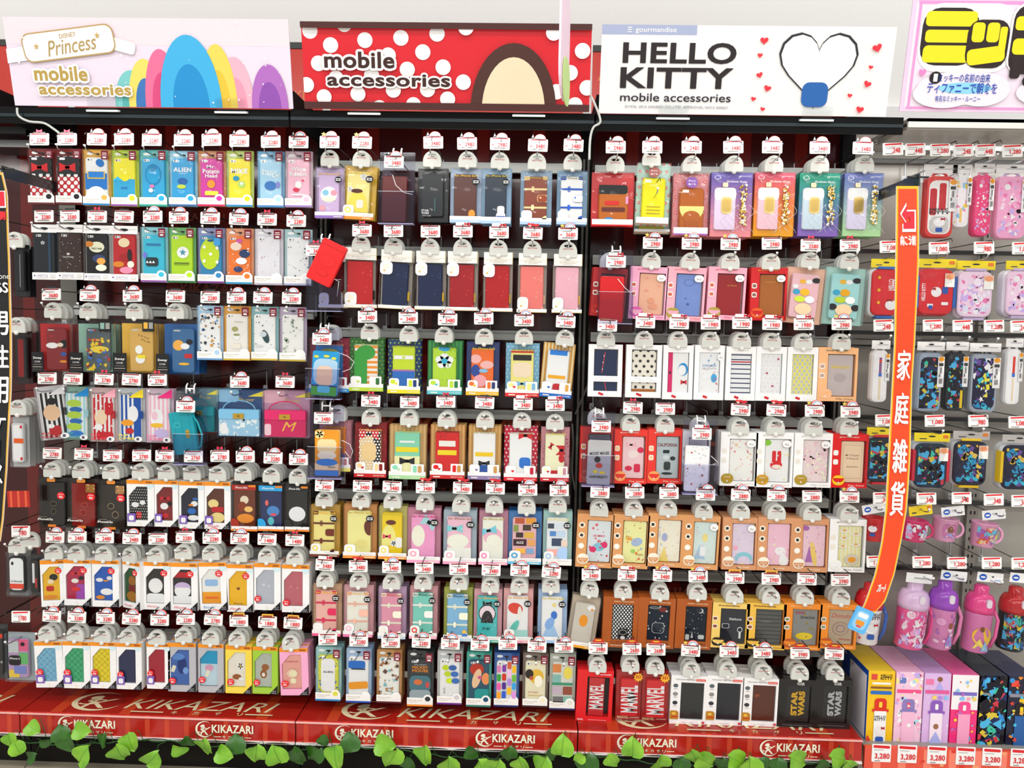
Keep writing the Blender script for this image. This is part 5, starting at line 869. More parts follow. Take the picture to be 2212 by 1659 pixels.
# ---------------------------------------------------------------- acrylic sample trays and loose samples
def tray(x0, x1, yt, ym, yb, short, tag=None, Y=-.345):
    A, B_ = unp(x0, yb, Y), unp(x1, yb, Y); w = (B_-A).length; zc = A.z; ht = unp((x0+x1)/2, yt, Y).z-zc; hm = unp((x0+x1)/2, ym, Y).z-zc
    r = obj('acrylic_sample_tray', None, None, ((A.x+B_.x)/2, Y, zc), label=f'clear acrylic tray {short}', cat='display tray', group='clear acrylic sample trays')
    b = MB(); b.slab(0, ht/2, w, ht, .030, .028, .004, 'acrylic'); obj('back_plate', b, r)
    b = MB(); b.slab(0, hm/2, w, hm, .0, -.0018, .004, 'acrylic'); b.box(-w/2, w/2, -.002, .03, 0, .002, 'b8b4dc:g'); b.box(-w/2, -w/2+.0015, 0, .028, 0, hm, 'acrylic'); b.box(w/2-.0015, w/2, 0, .028, 0, hm, 'acrylic')
    b.box(-w/2, w/2, -.0022, -.0016, hm-.001, hm, 'd8dce8:g'); obj('front_pocket', b, r)
    b = MB(); b.tube([(-.013, .03, ht+.012), (-.013, .02, ht+.004), (-.013, .018, ht-.02)], .0028, 'f4f4f4:c'); b.tube([(.013, .03, ht+.012), (.013, .02, ht+.004), (.013, .018, ht-.02)], .0028, 'f4f4f4:c')
    b.tube([(-.013, .018, ht-.004), (.013, .018, ht-.004)], .0026, 'f4f4f4:c'); obj('wire_clip', b, r)
    if tag: price_tag(tag[0], tag[1], tag[2], tag[3], f'white price tag clipped to the tray {short}', 'white price tags on acrylic trays', Y=-.352, rot=0)
def sample(cx, cy, w, h, rot, col, art, label, Y=-.332, th=.014, second=None, strap=None):
    C_ = unp(cx, cy, Y); s = (unp(cx+1, cy, Y)-unp(cx, cy, Y)).length; W_, H_ = w*s, h*s
    r = obj('sample_phone_wallet', None, None, C_, (0, math.radians(rot), 0), label=label, cat='phone wallet', group='loose display samples')
    b = MB(); b.slab(0, 0, W_, H_, th*.55, 0, .007, col, .002); b.art(art, 0, 0, W_*.97, H_*.98, 0); obj('front_cover', b, r)
    b = MB(); b.slab(.001, 0, W_, H_, th, th*.6, .007, second or col, .001); b.slab(0, 0, W_*.94, H_*.96, th*.62, th*.5, .005, 'd8d4d0'); obj('back_cover', b, r)
    if strap: b = MB(); b.tube([(W_*.5, 0, H_*.38), (W_*.68, -.004, H_*.2), (W_*.78, -.004, -.1*H_), (W_*.66, -.002, -H_*.36), (W_*.5, 0, -H_*.40)], .003, strap); obj('wrist_strap', b, r)
def cord(pts, label):
    b = MB(); b.tube([unp(x, y, Y) for x, y, Y in pts], .0011, 'e4e2e2:c', 6); obj('security_cord', b, label=label, cat='cord')
tray(374, 440, 838, 937, 1004, 'holding the teal wallet', (401, 878, '3680', 'R'))
sample(396, 935, 52, 92, -9, '1496a4', "S 0f8492 3 .04;R d9b24a:m .68 .54 .16 .2;e 3fb8b4 .3 .3 .3 .14;e 1490a0 .3 .3 .24 .1", 'teal embossed wallet with gold clasp and strap in an acrylic tray', strap='12a0ac')
tray(661, 737, 512, 603, 672, 'below the bright red wallet', (682, 540, '3680', 'M'))
sample(705, 567, 56, 94, 25, 'e01a1c:c', "e d01416 .5 .45 .7 .3;e e01a1c .5 .45 .66 .28;r c01214 .5 .12 1 .01;e d01416 .5 .75 .5 .16;e e01a1c .5 .75 .46 .14", 'bright red glossy phone wallet tilted out of its tray', Y=-.37)
cord([(722, 603, -.36), (732, 608, -.35), (728, 640, -.34)], 'short white cord under the bright red wallet')
tray(659, 735, 706, 796, 862, 'holding the sky blue toy-coloured case', (695.5, 732, '3480', 'R'))
sample(701, 807, 56, 96, 3, '1f9ad8:c', "R a8cce4 .55 .46 1 .6;R f0c8a8 .5 .55 .62 .44;r 3a3060 .5 .78 1 .03;r 4aa83a .5 .9 1 .2;R 5ac0dc .5 .86 .5 .16;e e0d84a .15 .12 .2 .06;e e0d84a .55 .10 .24 .06;e e0d84a .85 .14 .2 .06", 'loose sky blue and green phone case with peach panel', second='8ac4e8')
cord([(735, 763, -.34), (752, 770, -.34), (765, 782, -.34), (757, 797, -.34), (740, 803, -.34)], 'thin white cord looping beside the sky blue case')
tray(664, 738, 875, 965, 1034, 'holding the orange case with a cream flower', (699, 903, '3480', 'N'))
sample(706, 979, 53, 100, 0, 'f09a1e:c', "R f6d8a0 .5 .34 .8 .3;e f4e4c8 .5 .55 .8 .2;r f0d4a8 .5 .8 1 .14;e 2f80cc .5 .70 .9 .16;r 2f80cc .5 .95 1 .14;f f8dc9a .2 .08 .42 .2;T 3a2a1e .7 .80 .3 .04^Clarice", 'loose orange and blue phone case with a cream flower', second='f6dfae')
cord([(738, 951, -.34), (756, 960, -.34), (762, 975, -.34), (757, 990, -.34), (745, 975, -.34)], 'thin white cord looping beside the orange case')
tray(816, 893, 325, 413, 483, 'in front of the maroon wallet', (851, 350, '3480', 'R'))
sample(851, 430, 52, 98, 1, '5a1212:c', "r 6a1a16 .5 .36 .8 .01", 'plain maroon phone wallet standing in an acrylic tray')
cord([(848, 378, -.34), (855, 400, -.34), (872, 416, -.34), (890, 420, -.34)], 'thin white cord across the maroon wallet')
tray(1291, 1366, 538, 630, 699, 'holding the scarlet wallet', (1330.6, 565, '2980', 'K'))
sample(1321, 647, 52, 100, 1, 'd0141a:c', "r e8a03a .3 .93 .4 .012;R b81018 1.0 .55 .12 .14", 'scarlet phone wallet with side strap standing in an acrylic tray')
cord([(1334, 602, -.34), (1350, 622, -.34), (1362, 632, -.34)], 'thin white cord beside the scarlet wallet')
tray(1256, 1327, 891, 983, 1051, 'holding the grey wallet', (1298.6, 921, '2980', 'O'))
sample(1294, 1000, 51, 97, 1, 'b2b2b4:d', "Y 2a2a2c .5 .28 .84 .07 4^MICKEY MOUSE;e c83a32 .5 .56 .3 .12;e e8d02a .35 .7 .2 .08;e e8d02a .65 .72 .26 .06;e 2a2624 .42 .42 .26 .14;Y 2a2a2c .5 .82 .8 .06^UNIVERSITY", 'grey fleece phone wallet with arched black lettering', second='e8e8e8')
tray(1474, 1550, 908, 1003, 1068, 'holding the white wallet with red bows', (1516, 937, '2980', 'K'))
sample(1505, 1013, 52, 100, 1, 'f6f4f6:c', "b c8202a .25 .14 .07 .05;b c8202a .6 .4 .08 .05;b c8202a .1 .5 .08 .04;b c8202a .75 .64 .08 .06 40;b c8202a .3 .84 .07 .05 60;C d8d0d4,b8b8bc,e8e0e4 40 .07;C 8a8a90 10 .02", 'white phone wallet scattered with small red bows', second='f0eef2')
cord([(1536, 985, -.34), (1552, 1000, -.34), (1540, 1003, -.34)], 'thin white cord beside the white wallet')
# ---------------------------------------------------------------- grey shelving to the right
RX0, RX1 = 1.118, 2.10
rc = (RX0+RX1)/2; rw = RX1-RX0
b = MB(); b.box(-rw/2, rw/2, 0, .02, 0, 2.1, '9c9890:c')
obj('back_panel', b, None, (rc, 0, .25), label='grey painted steel back panel of the household goods shelving', cat='panel')
r = obj('light_canopy', None, None, (rc, 0, 2.262), label='grey steel canopy with white front edge above the household goods', cat='canopy')
b = MB(); b.box(-rw/2, rw/2, -.418, .0, -.018, -.008, 'a8a49c:c'); b.box(-rw/2, rw/2, -.418, -.408, -.035, -.008, 'dcdcd8:c'); v = [(x, y, z) for x in (-rw/2, rw/2) for y, z in ((-.41, -.04), (-.41, -.03), (-.20, -.02), (-.20, -.04))]; b.add(v, [(0, 3, 2, 1), (4, 5, 6, 7), (0, 1, 5, 4), (1, 2, 6, 5), (2, 3, 7, 6), (3, 0, 4, 7)], '8d8880:c'); obj('hood', b, r)
b = MB(); b.tube([(-rw/2+.05, -.17, -.035), (rw/2, -.17, -.035)], .011, 'tube'); obj('fluorescent_tube', b, r)
area('canopy_tube_light', (rc, -.15, 2.2), rw-.1, .03, TUBE_E, (math.radians(20), 0, 0))
b = MB(); b.box(-.02, .02, -.02, 0, 0, 2.05, '8a867e:c')
for k in range(60): b.box(-.010, -.004, -.0205, -.0199, .1+k*.032, .112+k*.032, '141414'); b.box(.004, .010, -.0205, -.0199, .1+k*.032, .112+k*.032, '141414')
obj('slotted_upright', b, None, (unp(2128, 560, 0).x, 0, .28), label='grey slotted upright in the middle of the household goods shelving', cat='upright')
for n, yy in enumerate((350, 546, 722, 905, 1085, 1228)):
    z = unp(2060, yy, -.03).z; b = MB(); b.box(-rw/2, rw/2, -.012, .012, -.007, .007, '1f1f1f:c'); b.box(-rw/2, rw/2, -.012, .012, -.050, -.043, '1f1f1f:c') if n in (2, 3) else None
    obj('cross_bar', b, None, (rc, -.03, z), label=f'black square hook bar behind the {ORD[n]} row of the grey shelving', cat='bar', group='black hook bars')
def rtag(x, y, price, short): price_tag(x, y, price, 'G', f'red-barred price tag above the {short}', 'red-barred price tags, grey shelving', rot=-2)
def place(x0, x1, y0, y1, name, label, cat, grp, Y=PY, rot=0, yaw=0):
    xm, ym = (x0+x1)/2, (y0+y1)/2; Bm = unp(xm, ym, Y); A = unp(xm, y0, Y); W_ = (unp(x1, ym, Y)-unp(x0, ym, Y)).length; H_ = A.z-unp(xm, y1, Y).z
    return obj(name, None, None, (Bm.x, Y, A.z), (0, math.radians(rot), math.radians(yaw)), label=label, cat=cat, group=grp), W_, H_
def header(p, col, art='', bag=True, v=.0, w=1.04):
    b = MB(); b.slab(0, -.004, p.W*w, .028, .004, .002, .001, col+':c'); b.art(art or "e 1a1a1c .5 .4 .2 .2;r 3a3a3a .25 .7 .2 .12;r e07a2a .88 .4 .14 .4", 0, -.004, p.W*w, .026, .002); obj('header_card', b, p.r)
    if bag:
        b = MB(); z0 = -p.H-.006; x = p.W*.56; n = 10; vs = []; fs = []; rg = random.Random(int(p.W*1e6))
        for j in range(n+1):
            for i in range(n+1):
                u = i/n*2-1; vv = j/n; e = (1-u*u)*(1 if vv < .95 else .4); vs.append((u*x*(1+.03*rg.random()), -.004-.010*e+.006*rg.random(), vv*z0))
        for j in range(n):
            for i in range(n): a = j*(n+1)+i; fs.append((a, a+n+1, a+n+2, a+1))
        b.add(vs, fs, 'bag', True); obj('clear_bag', b, p.r)
def rhook(p, x, A, short): hook(x, A.z+.012, .05, f'chrome hook carrying the {short}', 'hooks of the grey shelving')
G5 = 'household goods hanging on the grey shelving'
def cutlery(box, short, tag, lid, rim, art, head='eceae8', slim=False, n=1):
    r, W_, H_ = place(*box, 'cutlery_case', short+', grey shelving', 'cutlery case', G5); p = P(W_, H_, .03, r)
    b = MB(); b.slab(0, -.55*H_, W_*.92, H_*.88, .028, .0, W_*(.2 if not slim else .3), rim+':c', .003); b.art(art, 0, -.56*H_, W_*.74, H_*.76, 0); obj('case_body', b, r)
    b = MB(); q = [(W_*.26*math.cos(math.radians(a)), .012, -.15*H_+.09*H_*math.sin(math.radians(a))) for a in range(0, 181, 15)]; b.tube(q, .004, lid+':c'); obj('carry_handle', b, r)
    p.slab('side_label', .76, .17, 1.0, .62, 'f4f2ee', "e f0a020 .5 .08 .9 .16;r 3a3a3a .5 .26 .7 .1;r 8a8a8a .5 .45 .3 .2;r 8a8a8a .5 .8 .5 .16;r 6a6a6a .3 .62 .2 .1", y=-.004)
    header(p, head, "r b0aeb0 .6 .5 .6 .12;e 1a1a1c .5 .3 .2 .2")
    if tag: rtag(*tag, short)
    rhook(p, r.location.x, r.location, short)
DARK = "C 2f8ad0,1a2a5a,3ac0a0,d8c03a,c83a4a,1a1a40 60 .22;C 4ab0e0,0c0c1c 26 .3"
PINK = "C f4a0c8,e878b0,f8d0e0,c8b0e8,fff 60 .2"
cutlery((1997, 2064, 362, 515), 'red cutlery case with bold black lettering', (2030.6, 324, '1,280'), 'e03a30', 'd8342c', "R f4f0ec .5 .5 1 1;R c01f28 .2 .4 .3 .5;R c01f28 .6 .3 .3 .5;Y 1a1618 .5 .54 .9 .05^HELLO;Y 1a1618 .5 .60 .9 .05^KITTY;R c8c6c4 .5 .82 .8 .3;e f4f4f2 .5 .78 .5 .16;b c8202a .65 .72 .2 .06;R 2a58b0 .5 .92 .3 .08")
cutlery((2057, 2097, 362, 493), 'slim pack of pale pink dotted chopsticks', (2081, 325, '.248'), 'f4e8ea', 'f6f0f0', "R f4e8ec .5 .5 1 1;C e888b0,e8c84a,8ac0e0 14 .3;r e8c060 .5 .8 .16 .3", slim=True)
cutlery((2103, 2145, 360, 512), 'slim hot pink cutlery case', (2128.5, 325, '.448'), 'f090b8', 'e8407a', PINK, slim=True)
cutlery((2150, 2222, 362, 518), 'wide pink floral cutlery case', (2186.5, 326, '1,280'), 'd0b8e0', 'f0a8cc', PINK)
rtag(1929, 322, '.248', 'banner bracket, first of the top row'); rtag(1977, 323, '.448', 'banner bracket, second of the top row')
def lunch(box, short, tag, lid, rim, clip, art, head='f2d81e', wide=.16, rot=0):
    r, W_, H_ = place(*box, 'lunch_box', short+', grey shelving', 'lunch box', G5, rot=rot); p = P(W_, H_, .05, r)
    b = MB(); b.slab(0, -.53*H_, W_, H_*.86, .05, .006, W_*.24, rim+':c', .006); obj('box_body', b, r)
    b = MB(); b.slab(0, -.53*H_, W_*.93, H_*.80, .008, -.002, W_*.2, lid+':c', .003); b.art(art, 0, -.53*H_, W_*.78, H_*.68, -.002); obj('lid', b, r)
    for s in (-1, 1):
        b = MB()
        if H_ > W_*1.05 and clip[0] != 'x': b.box(-W_*.28, W_*.28, .0, .03, -.53*H_+s*H_*.43-.004, -.53*H_+s*H_*.43+.004, clip+':c')
        else: b.box(s*W_*.5-.004, s*W_*.5+.006, .0, .03, -.53*H_-H_*.28, -.53*H_+H_*.28, clip.strip('x')+':c')
        obj('side_clip', b, r)
    if wide: p.slab('price_sticker', .70, .20, .96, .44, 'f6c8b0', "r f8f0e8 .5 .7 1 .6;e f4a070 .5 .25 .8 .4", y=-.006)
    header(p, head)
    if tag: rtag(*tag, short)
    rhook(p, r.location.x, r.location, short)
lunch((1881, 1944, 566, 690), 'red lunch box with yellow knobs beside the banner', (1922, 533, '1,080'), 'd8222a', 'f0eef0', '2a6ac0', "Y f6f4f2 .72 .3 .5 .12 90^HELLO;Y f6f4f2 .9 .3 .5 .12 90^KITTY;e f0b81e .2 .12 .14 .08;e f0b81e .2 .44 .14 .08;e f0b81e .2 .76 .14 .08;e f6f4f2 .75 .82 .5 .26;b a82a28 .7 .7 .24 .08", wide=0)
lunch((1982, 2062, 566, 688), 'round-ended red lunch box with blue side clips', (2028, 536, '1,080'), 'd8222a', 'd0404a', 'x2a6ac0', "Y f6f4f2 .06 .5 .62 .10 90^HELLO KITTY;e f6f4f2 .5 .5 .36 .26;b b82a28 .42 .42 .12 .1;R 2a58b0 .8 .45 .2 .2;r f6f4f2 .3 .85 .2 .08;R 2a58b0 .32 .9 .14 .1;R f6f4f2 .8 .8 .24 .08")
lunch((2066, 2146, 570, 694), 'pale pink lunch box printed with small pink shapes', (2125.5, 535, '.980'), 'f0d4e8', 'e8e4ee', 'c8b4dc', PINK+";C f0e4f4,d8e0f8 20 .2")
lunch((2172, 2240, 570, 690), 'pale pink lunch box cut off by the picture edge', (2208, 536, '1,080'), 'f0d0e6', 'e4e0ec', 'c8b4dc', PINK)
cutlery((1882, 1920, 742, 871), 'white chopstick pack beside the banner', (1908.5, 703, '.248'), 'f6f4f2', 'f6f4f2', "R f8f6f4 .5 .5 1 1;r 8a5a8a .5 .25 .2 .36;r d8402a .5 .15 .2 .06;r 3a70c8 .5 .45 .24 .08;r ecd8b0 .5 .74 .12 .5", slim=True)
cutlery((1980, 2037, 745, 891), 'dark cutlery case with electric blue print', (2015, 703, '1,280'), '1a1a22', '9aa8b8', "R 14182c .5 .5 1 1;"+DARK)
cutlery((2042, 2089, 745, 890), 'slim dark cutlery case with yellow stick', (2079, 704, '.448'), '1a1a20', '22242a', "R 101218 .4 .5 .7 1;"+DARK+";r e8c81e .86 .85 .16 .4", slim=True)
cutlery((2093, 2158, 748, 893), 'dark cutlery case with violet and blue print', (2147, 704, '1,280'), '1a1a22', 'a0a8b4', "R 1a1638 .5 .5 1 1;C 6a4a9a,3ac0d8,e8e04a,1a2040,f0f0ff,2a90c0 60 .22")
cutlery((2171, 2207, 738, 876), 'white chopstick pack at the picture edge', (2204, 705, '.248'), 'f6f4f2', 'f6f4f2', "R f8f6f4 .5 .5 1 1;r d83a2a .5 .25 .2 .36;r 3a70c8 .5 .45 .24 .08;r ecd8b0 .5 .74 .12 .5", slim=True)
lunch((1872, 1936, 930, 1049), 'dark blue lunch box with red edge beside the banner', (1912, 908, '1,080'), '0e1a2e', 'd0d4dc', 'd0202a', DARK, wide=0)
lunch((1974, 2048, 942, 1062), 'round-ended dark lunch box with red side clips', (2019, 909, '1,080'), '10283c', 'c8d0d8', 'xd0203a', DARK)
lunch((2058, 2134, 938, 1056), 'dark lunch box with yellow top and bottom clips', (2113, 909, '.980'), '161430', 'd8dce0', 'f0c81e', "C 6a4a9a,3ac0d8,e8c04a,1a2040,2a90c0 70 .22", head='b8b4b0')
lunch((2164, 2236, 946, 1066), 'dark lunch box with a large yellow side clip', (2200, 912, '1,080'), '161430', 'd8dce0', 'xf0c81e', "C 6a4a9a,3ac0d8,e8c04a,1a2040,2a90c0 70 .22", head='b8b4b0', wide=0)
def cup(box, short, tag, col, art, head, ht, rot=0, hcol=None, behind=0):
    r, W_, H_ = place(*box, 'plastic_mug', short+', grey shelving', 'mug', G5, rot=rot); p = P(W_*1.1, H_, .05, r); R_ = W_*.5
    b = MB(); b.lathe([(R_*.80, -H_), (R_*.88, -H_*.97), (R_*.98, -.05*H_), (R_*1.03, -.03*H_), (R_*1.03, 0), (R_*.93, 0), (R_*.82, -H_*.9)], col+':c', 0, R_, 32)
    # wrapped print: bend the flat art around the mug
    a = MB(); a.art(art, 0, -.5*H_, W_*.9, H_*.72, 0); n0 = len(b.v)
    vs = [(R_*(1.0+.05*(z/H_+.5))*1.0*math.sin(x/R_*1.1), R_-(R_*(.93+.10*(1+z/H_))-y*1.0)*math.cos(x/R_*1.1)*1.0-.0003, z) for x, y, z in a.v]
    for f, m in zip(a.f, a.m): b.add([vs[q] for q in f], [tuple(range(len(f)))], a.k[m])
    obj('mug_body', b, r)
    b = MB(); b.tube([(R_*.9+W_*.32*math.cos(math.radians(q)), R_, -.5*H_+H_*.34*math.sin(math.radians(q))) for q in range(-95, 96, 14)], .0045, (hcol or col)+':c'); obj('mug_handle', b, r)
    hx = unp(*head, PY-.01); b = MB(); b.slab(0, 0, .075, .032, .002, 0, .001, 'f2f0f0:c' if 'Y' not in ht else 'f0d01e:c'); b.art("e 2058c0 .22 .5 .3 .6;e f2f0f0 .22 .5 .2 .2;e 1a1a1c .6 .4 .1 .15;r 8ab0e0 .8 .75 .24 .1" if 'Y' not in ht else "e 1a1a1c .5 .4 .12 .2;r 3a3a3a .2 .7 .2 .14;r e07a2a .88 .3 .16 .4", 0, 0, .073, .03, 0)
    ho = obj('header_card', b, r); ho.location = (hx.x-r.location.x, -.002, hx.z-r.location.z); ho.rotation_euler = (0, math.radians(-12 if ht != 'Y' else -14), 0)
    header(p, 'e8e8e8') if 0 else None
    b = MB(); n = 9; vs = []; fs = []; rg = random.Random(len(short))
    for j in range(n+1):
        for i in range(n+1): u = i/n*2-1; v = j/n; vs.append((u*R_*1.25+.004*rg.random(), -.008-.006*rg.random(), .025-v*(H_+.045)))
    for j in range(n):
        for i in range(n): q = j*(n+1)+i; fs.append((q, q+n+1, q+n+2, q+1))
    b.add(vs, fs, 'bag', True); obj('clear_bag', b, r)
    if tag: rtag(*tag, short)
    hook(hx.x, hx.z+.004, .05, f'chrome hook carrying the {short}', 'hooks of the grey shelving')
cup((1871, 1918, 1122, 1172), 'red plastic mug half behind the banner', (1907, 1076, '.348'), 'd81c24', "e f6f4f2 .3 .4 .4 .4;b c82a30 .4 .2 .2 .14;R 2a58b0 .3 .75 .24 .2", (1890, 1100), 'W')
cup((1960, 2016, 1128, 1174), 'pink mug with hot pink rim in a yellow-headed bag', (2001, 1077, '.348'), 'e83a7a', "R f8d0e0 .5 .5 1 1;C f08ab8,f8f0f4,c8b8e8,a8d8f0 30 .2", (1989, 1104), 'Y', rot=5)
cup((2029, 2082, 1124, 1173), 'lilac pink mug with an oval violet picture', (2077, 1076, '.348'), 'eaa8cc', "R c870a8 .5 .5 .6 .8;e 8a5a3a .5 .4 .24 .4;t a8a8e0 .5 .75 .5 .4;C fff 10 .06", (2060, 1106), 'W', rot=4)
cup((2114, 2168, 1134, 1186), 'pale pink mug with a blue ribbon on its handle', (2146.5, 1079, '.348'), 'f0a8cc', "C e05a3a,f0d05a,6ac0d8,a85ab0,f4c8a8 26 .3", (2148, 1113), 'W', rot=5)
rtag(2206, 1082, '.348', 'row end beside the pale pink mug')
def bottle(box, short, tag, cap, body, art, head=None, rot=4, strap=None):
    r, W_, H_ = place(*box, 'water_bottle', short+', grey shelving', 'water bottle', G5, rot=rot); R_ = W_*.5
    b = MB(); b.lathe([(R_*.84, -H_), (R_*.92, -H_*.98), (R_*.96, -H_*.45), (R_*.98, -H_*.38)], body+':g', 0, R_, 32)
    a = MB(); a.art(art, 0, -.68*H_, W_*1.1, H_*.55, 0)
    vs = [((R_-y)*.965*math.sin(x/R_), R_-(R_-y)*.965*math.cos(x/R_)-.0006, z) for x, y, z in a.v]
    for f, m in zip(a.f, a.m): b.add([vs[q] for q in f], [tuple(range(len(f)))], a.k[m])
    obj('bottle_body', b, r)
    b = MB(); b.lathe([(R_*1.02, -H_*.40), (R_*1.04, -H_*.33), (R_*.98, -H_*.22), (R_*.78, -H_*.14), (R_*.5, -H_*.12), (R_*.5, -.02*H_), (R_*.4, 0)], cap+':g', 0, R_, 32); obj('cap', b, r)
    b = MB(); b.slab(R_*.0+R_*.1, -.23*H_, R_*.4, H_*.13, .004, -.004, R_*.18, 'f0e4f0:g' if cap != 'e0304a' else cap, .001); obj('push_button', b, r)
    if strap: b = MB(); b.tube([(R_*1.0, R_*.8, -.36*H_), (R_*1.25, R_*.6, -.5*H_), (R_*1.2, R_*.6, -.75*H_), (R_*1.0, R_*.8, -.93*H_)], .006, strap+':c'); obj('side_strap', b, r)
    b = MB(); n = 10; vs = []; fs = []; rg = random.Random(len(short))
    for j in range(n+1):
        for i in range(n+1): u = i/n*2-1; v = j/n; vs.append((u*R_*1.3+.004*rg.random(), -.010-.008*rg.random(), .03-v*(H_+.055)))
    for j in range(n):
        for i in range(n): q = j*(n+1)+i; fs.append((q, q+n+1, q+n+2, q+1))
    b.add(vs, fs, 'bag', True); obj('clear_bag', b, r)
    if head:
        hx = unp(*head, PY-.012); b = MB(); b.slab(0, 0, .085, .032, .002, 0, .001, 'f2f0f0:c'); b.art("e 2058c0 .22 .5 .3 .7;e f2f0f0 .22 .5 .2 .2;e 1a1a1c .6 .4 .1 .15;r 8ab0e0 .8 .75 .24 .1" if head[0] > 2020 else "r b0b0b0 .6 .5 .6 .2", 0, 0, .083, .03, 0)
        ho = obj('header_card', b, r); ho.location = (hx.x-r.location.x, -.002, hx.z-r.location.z)
    if tag: rtag(*tag, short)
    hook(r.location.x, r.location.z+.03, .05, f'chrome hook carrying the {short}', 'hooks of the grey shelving')
bottle((1862, 1920, 1268, 1397), 'white water bottle with red cap and black lettering', (1893, 1213, '1,280'), 'd8202a', 'f6f4f4', "Y 1a1618 .62 .12 .5 .09^HELLO;Y 1a1618 .62 .23 .5 .09^KITTY;e f2f0ee .5 .55 .5 .3;b c8202a .66 .44 .18 .1;R 2a58b0 .5 .8 .26 .16;e c8202a .14 .88 .08 .06", strap='2a58b0')
bottle((1957, 2022, 1264, 1408), 'pink water bottle with a pale lilac cap', (1992, 1214, '1,280'), 'e8c8ea', 'ee5a9a', PINK, (1988, 1252), strap='f04a94')
bottle((2024, 2084, 1262, 1408), 'mauve water bottle with a purple cap', (2067, 1216, '1,280'), 'a04ac8', 'd884b8', "C f4c8e0,b06ac0 14 .16;t a0a0e0 .65 .75 .3 .4;e 9a5a3a .65 .4 .16 .16;e e8a8d0 .3 .3 .3 .2", (2063, 1246), strap='e888b8')
bottle((2104, 2164, 1272, 1415), 'mauve water bottle with a hot pink cap', (2142, 1216, '1,280'), 'ee4a90', 'd87ab0', "e f0c03a .5 .6 .7 .5;t f4dc6a .4 .8 .4 .3;t 8ac0e8 .6 .85 .3 .3;e 7a4a2a .45 .4 .14 .14", (2141, 1250), strap='f06aa8')
bottle((2180, 2240, 1276, 1412), 'black water bottle with a red cap at the picture edge', (2206, 1217, '1,280'), 'c01f24', '14161c', DARK, (2212, 1252))
# boxed bottles on the bottom shelf
def bbox(x0, x1, y0, y1, short, col, top, art, side=None):
    r, W_, H_ = place(x0, x1, y0, y1, 'bottle_box', short+', bottom of the grey shelving', 'bottle box', 'boxed bottles on the bottom shelf', Y=-.30)
    b = MB(); b.box(-W_/2, W_/2, 0, .22, -H_, 0, col+':c'); b.box(-W_/2, W_/2, .0, .22, 0, .0006, top+':c')
    if side: b.box(-W_/2-.0006, -W_/2, .0, .22, -H_, 0, side+':c'); b.box(-W_/2-.001, -W_/2-.0005, .012, .15, -H_*.97, -.02, 'e8e6ee')
    b.art(art, 0, -H_/2, W_, H_, 0); obj('carton', b, r)
def bot(cap, body, extra='', txt='f4f0ee'): return f"R {cap} .5 .47 .46 .18;R {txt} .5 .47 .12 .08;r {cap} .5 .55 .62 .04;r {body} .5 .78 .46 .44;{extra}"
bbox(1873, 1930, 1450, 1602, 'yellow box picturing a white bottle', 'f4c014', 'f2cc2a', "Y 1a1618 .68 .06 .44 .04^HELLO;Y 1a1618 .68 .10 .44 .04^KITTY;r d84a3a .22 .08 .22 .08;R f4f0e8 .5 .17 .7 .03;r 8a5a2a .5 .23 .8 .03;R 2a6ac0 .5 .30 .8 .05;"+bot('d8301e', 'f6f4f2', "Y 1a1618 .5 .64 .42 .035^HELLO;Y 1a1618 .5 .68 .42 .035^KITTY;e e8e6e4 .5 .84 .36 .14;b c8202a .62 .80 .14 .05;R 2a58b0 .5 .96 .3 .08;t d83a2a .05 .95 .3 .1", 'f0d040'), side='1f50b0')
bbox(1933, 1991, 1452, 1604, 'pastel rainbow box picturing a pink bottle', 'f4c4dc', 'f0b8d8', "C f8e48a,a8e0f0,f8a8c8,fff,c8a8e8 50 .2;r 6a7ac0 .25 .12 .24 .08;r f0508a .5 .27 .9 .05;"+bot('8a7ab8', 'f4b8d4', "C f08ab8,fff,a8d8f0 14 .12", 'e84a6a'))
bbox(1994, 2051, 1455, 1606, 'lilac box picturing a purple-capped bottle', 'd8b4e4', 'c8a0d8', "C f4e4f8,f0a8d0 30 .06;r e878a8 .2 .12 .3 .08;e 8a5a3a .58 .08 .2 .07;t b0a8e8 .58 .17 .3 .12;r e05a9a .5 .26 .9 .05;R f0d060 .4 .34 .16 .05;R b088e0 .62 .34 .16 .05;R 8ac0f0 .84 .34 .16 .05;"+bot('8a5ab8', 'f4e0f0', "e 9a6a4a .5 .75 .2 .08;t a8b0e8 .5 .92 .6 .2"))
bbox(2054, 2111, 1458, 1608, 'magenta box picturing a pink-capped bottle', 'ec2f7c', 'e860a0', "r f6ecf4 .5 .25 1 .5;C f4d05a,4ab0d8,c84a3a,9a5ab0 10 .16;r 7a6ac0 .5 .27 .9 .05;R 8ac0f0 .4 .34 .2 .05;R f0a8b8 .64 .34 .16 .05;R f0d060 .86 .34 .16 .05;"+bot('f04a90', 'f0a0c4', "C f0d03a,8ac0e8,b86ac0 12 .14"))
bbox(2114, 2172, 1460, 1610, 'black box picturing a red and black bottle', '10141a', '18243a', "r f08a2a .22 .1 .26 .09;C 2a8a4a,3ac0e0,e8d84a 16 .12;r 8a8a8a .5 .27 .9 .05;R 3a90c0 .4 .34 .2 .05;R e08a6a .7 .34 .3 .05;"+bot('26181a', '123050', DARK, 'c0202a'))
bbox(2176, 2236, 1462, 1612, 'navy box picturing a yellow and black bottle', '141a34', '1c2450', "r e84a3a .22 .1 .26 .09;C e88a2a,e8d84a,3a90d0 16 .14;r 8a8a9a .5 .27 .9 .05;R f0c02a .5 .34 .2 .05;"+bot('1c1c1e', '2a60a0', "C e8b04a,4ac0e0,d84a3a 14 .14", 'f0d01e'))
SL = unp(1868, 1608, -.33); SR = unp(2212, 1620, -.33)
z0 = SL.z; w = RX1-RX0
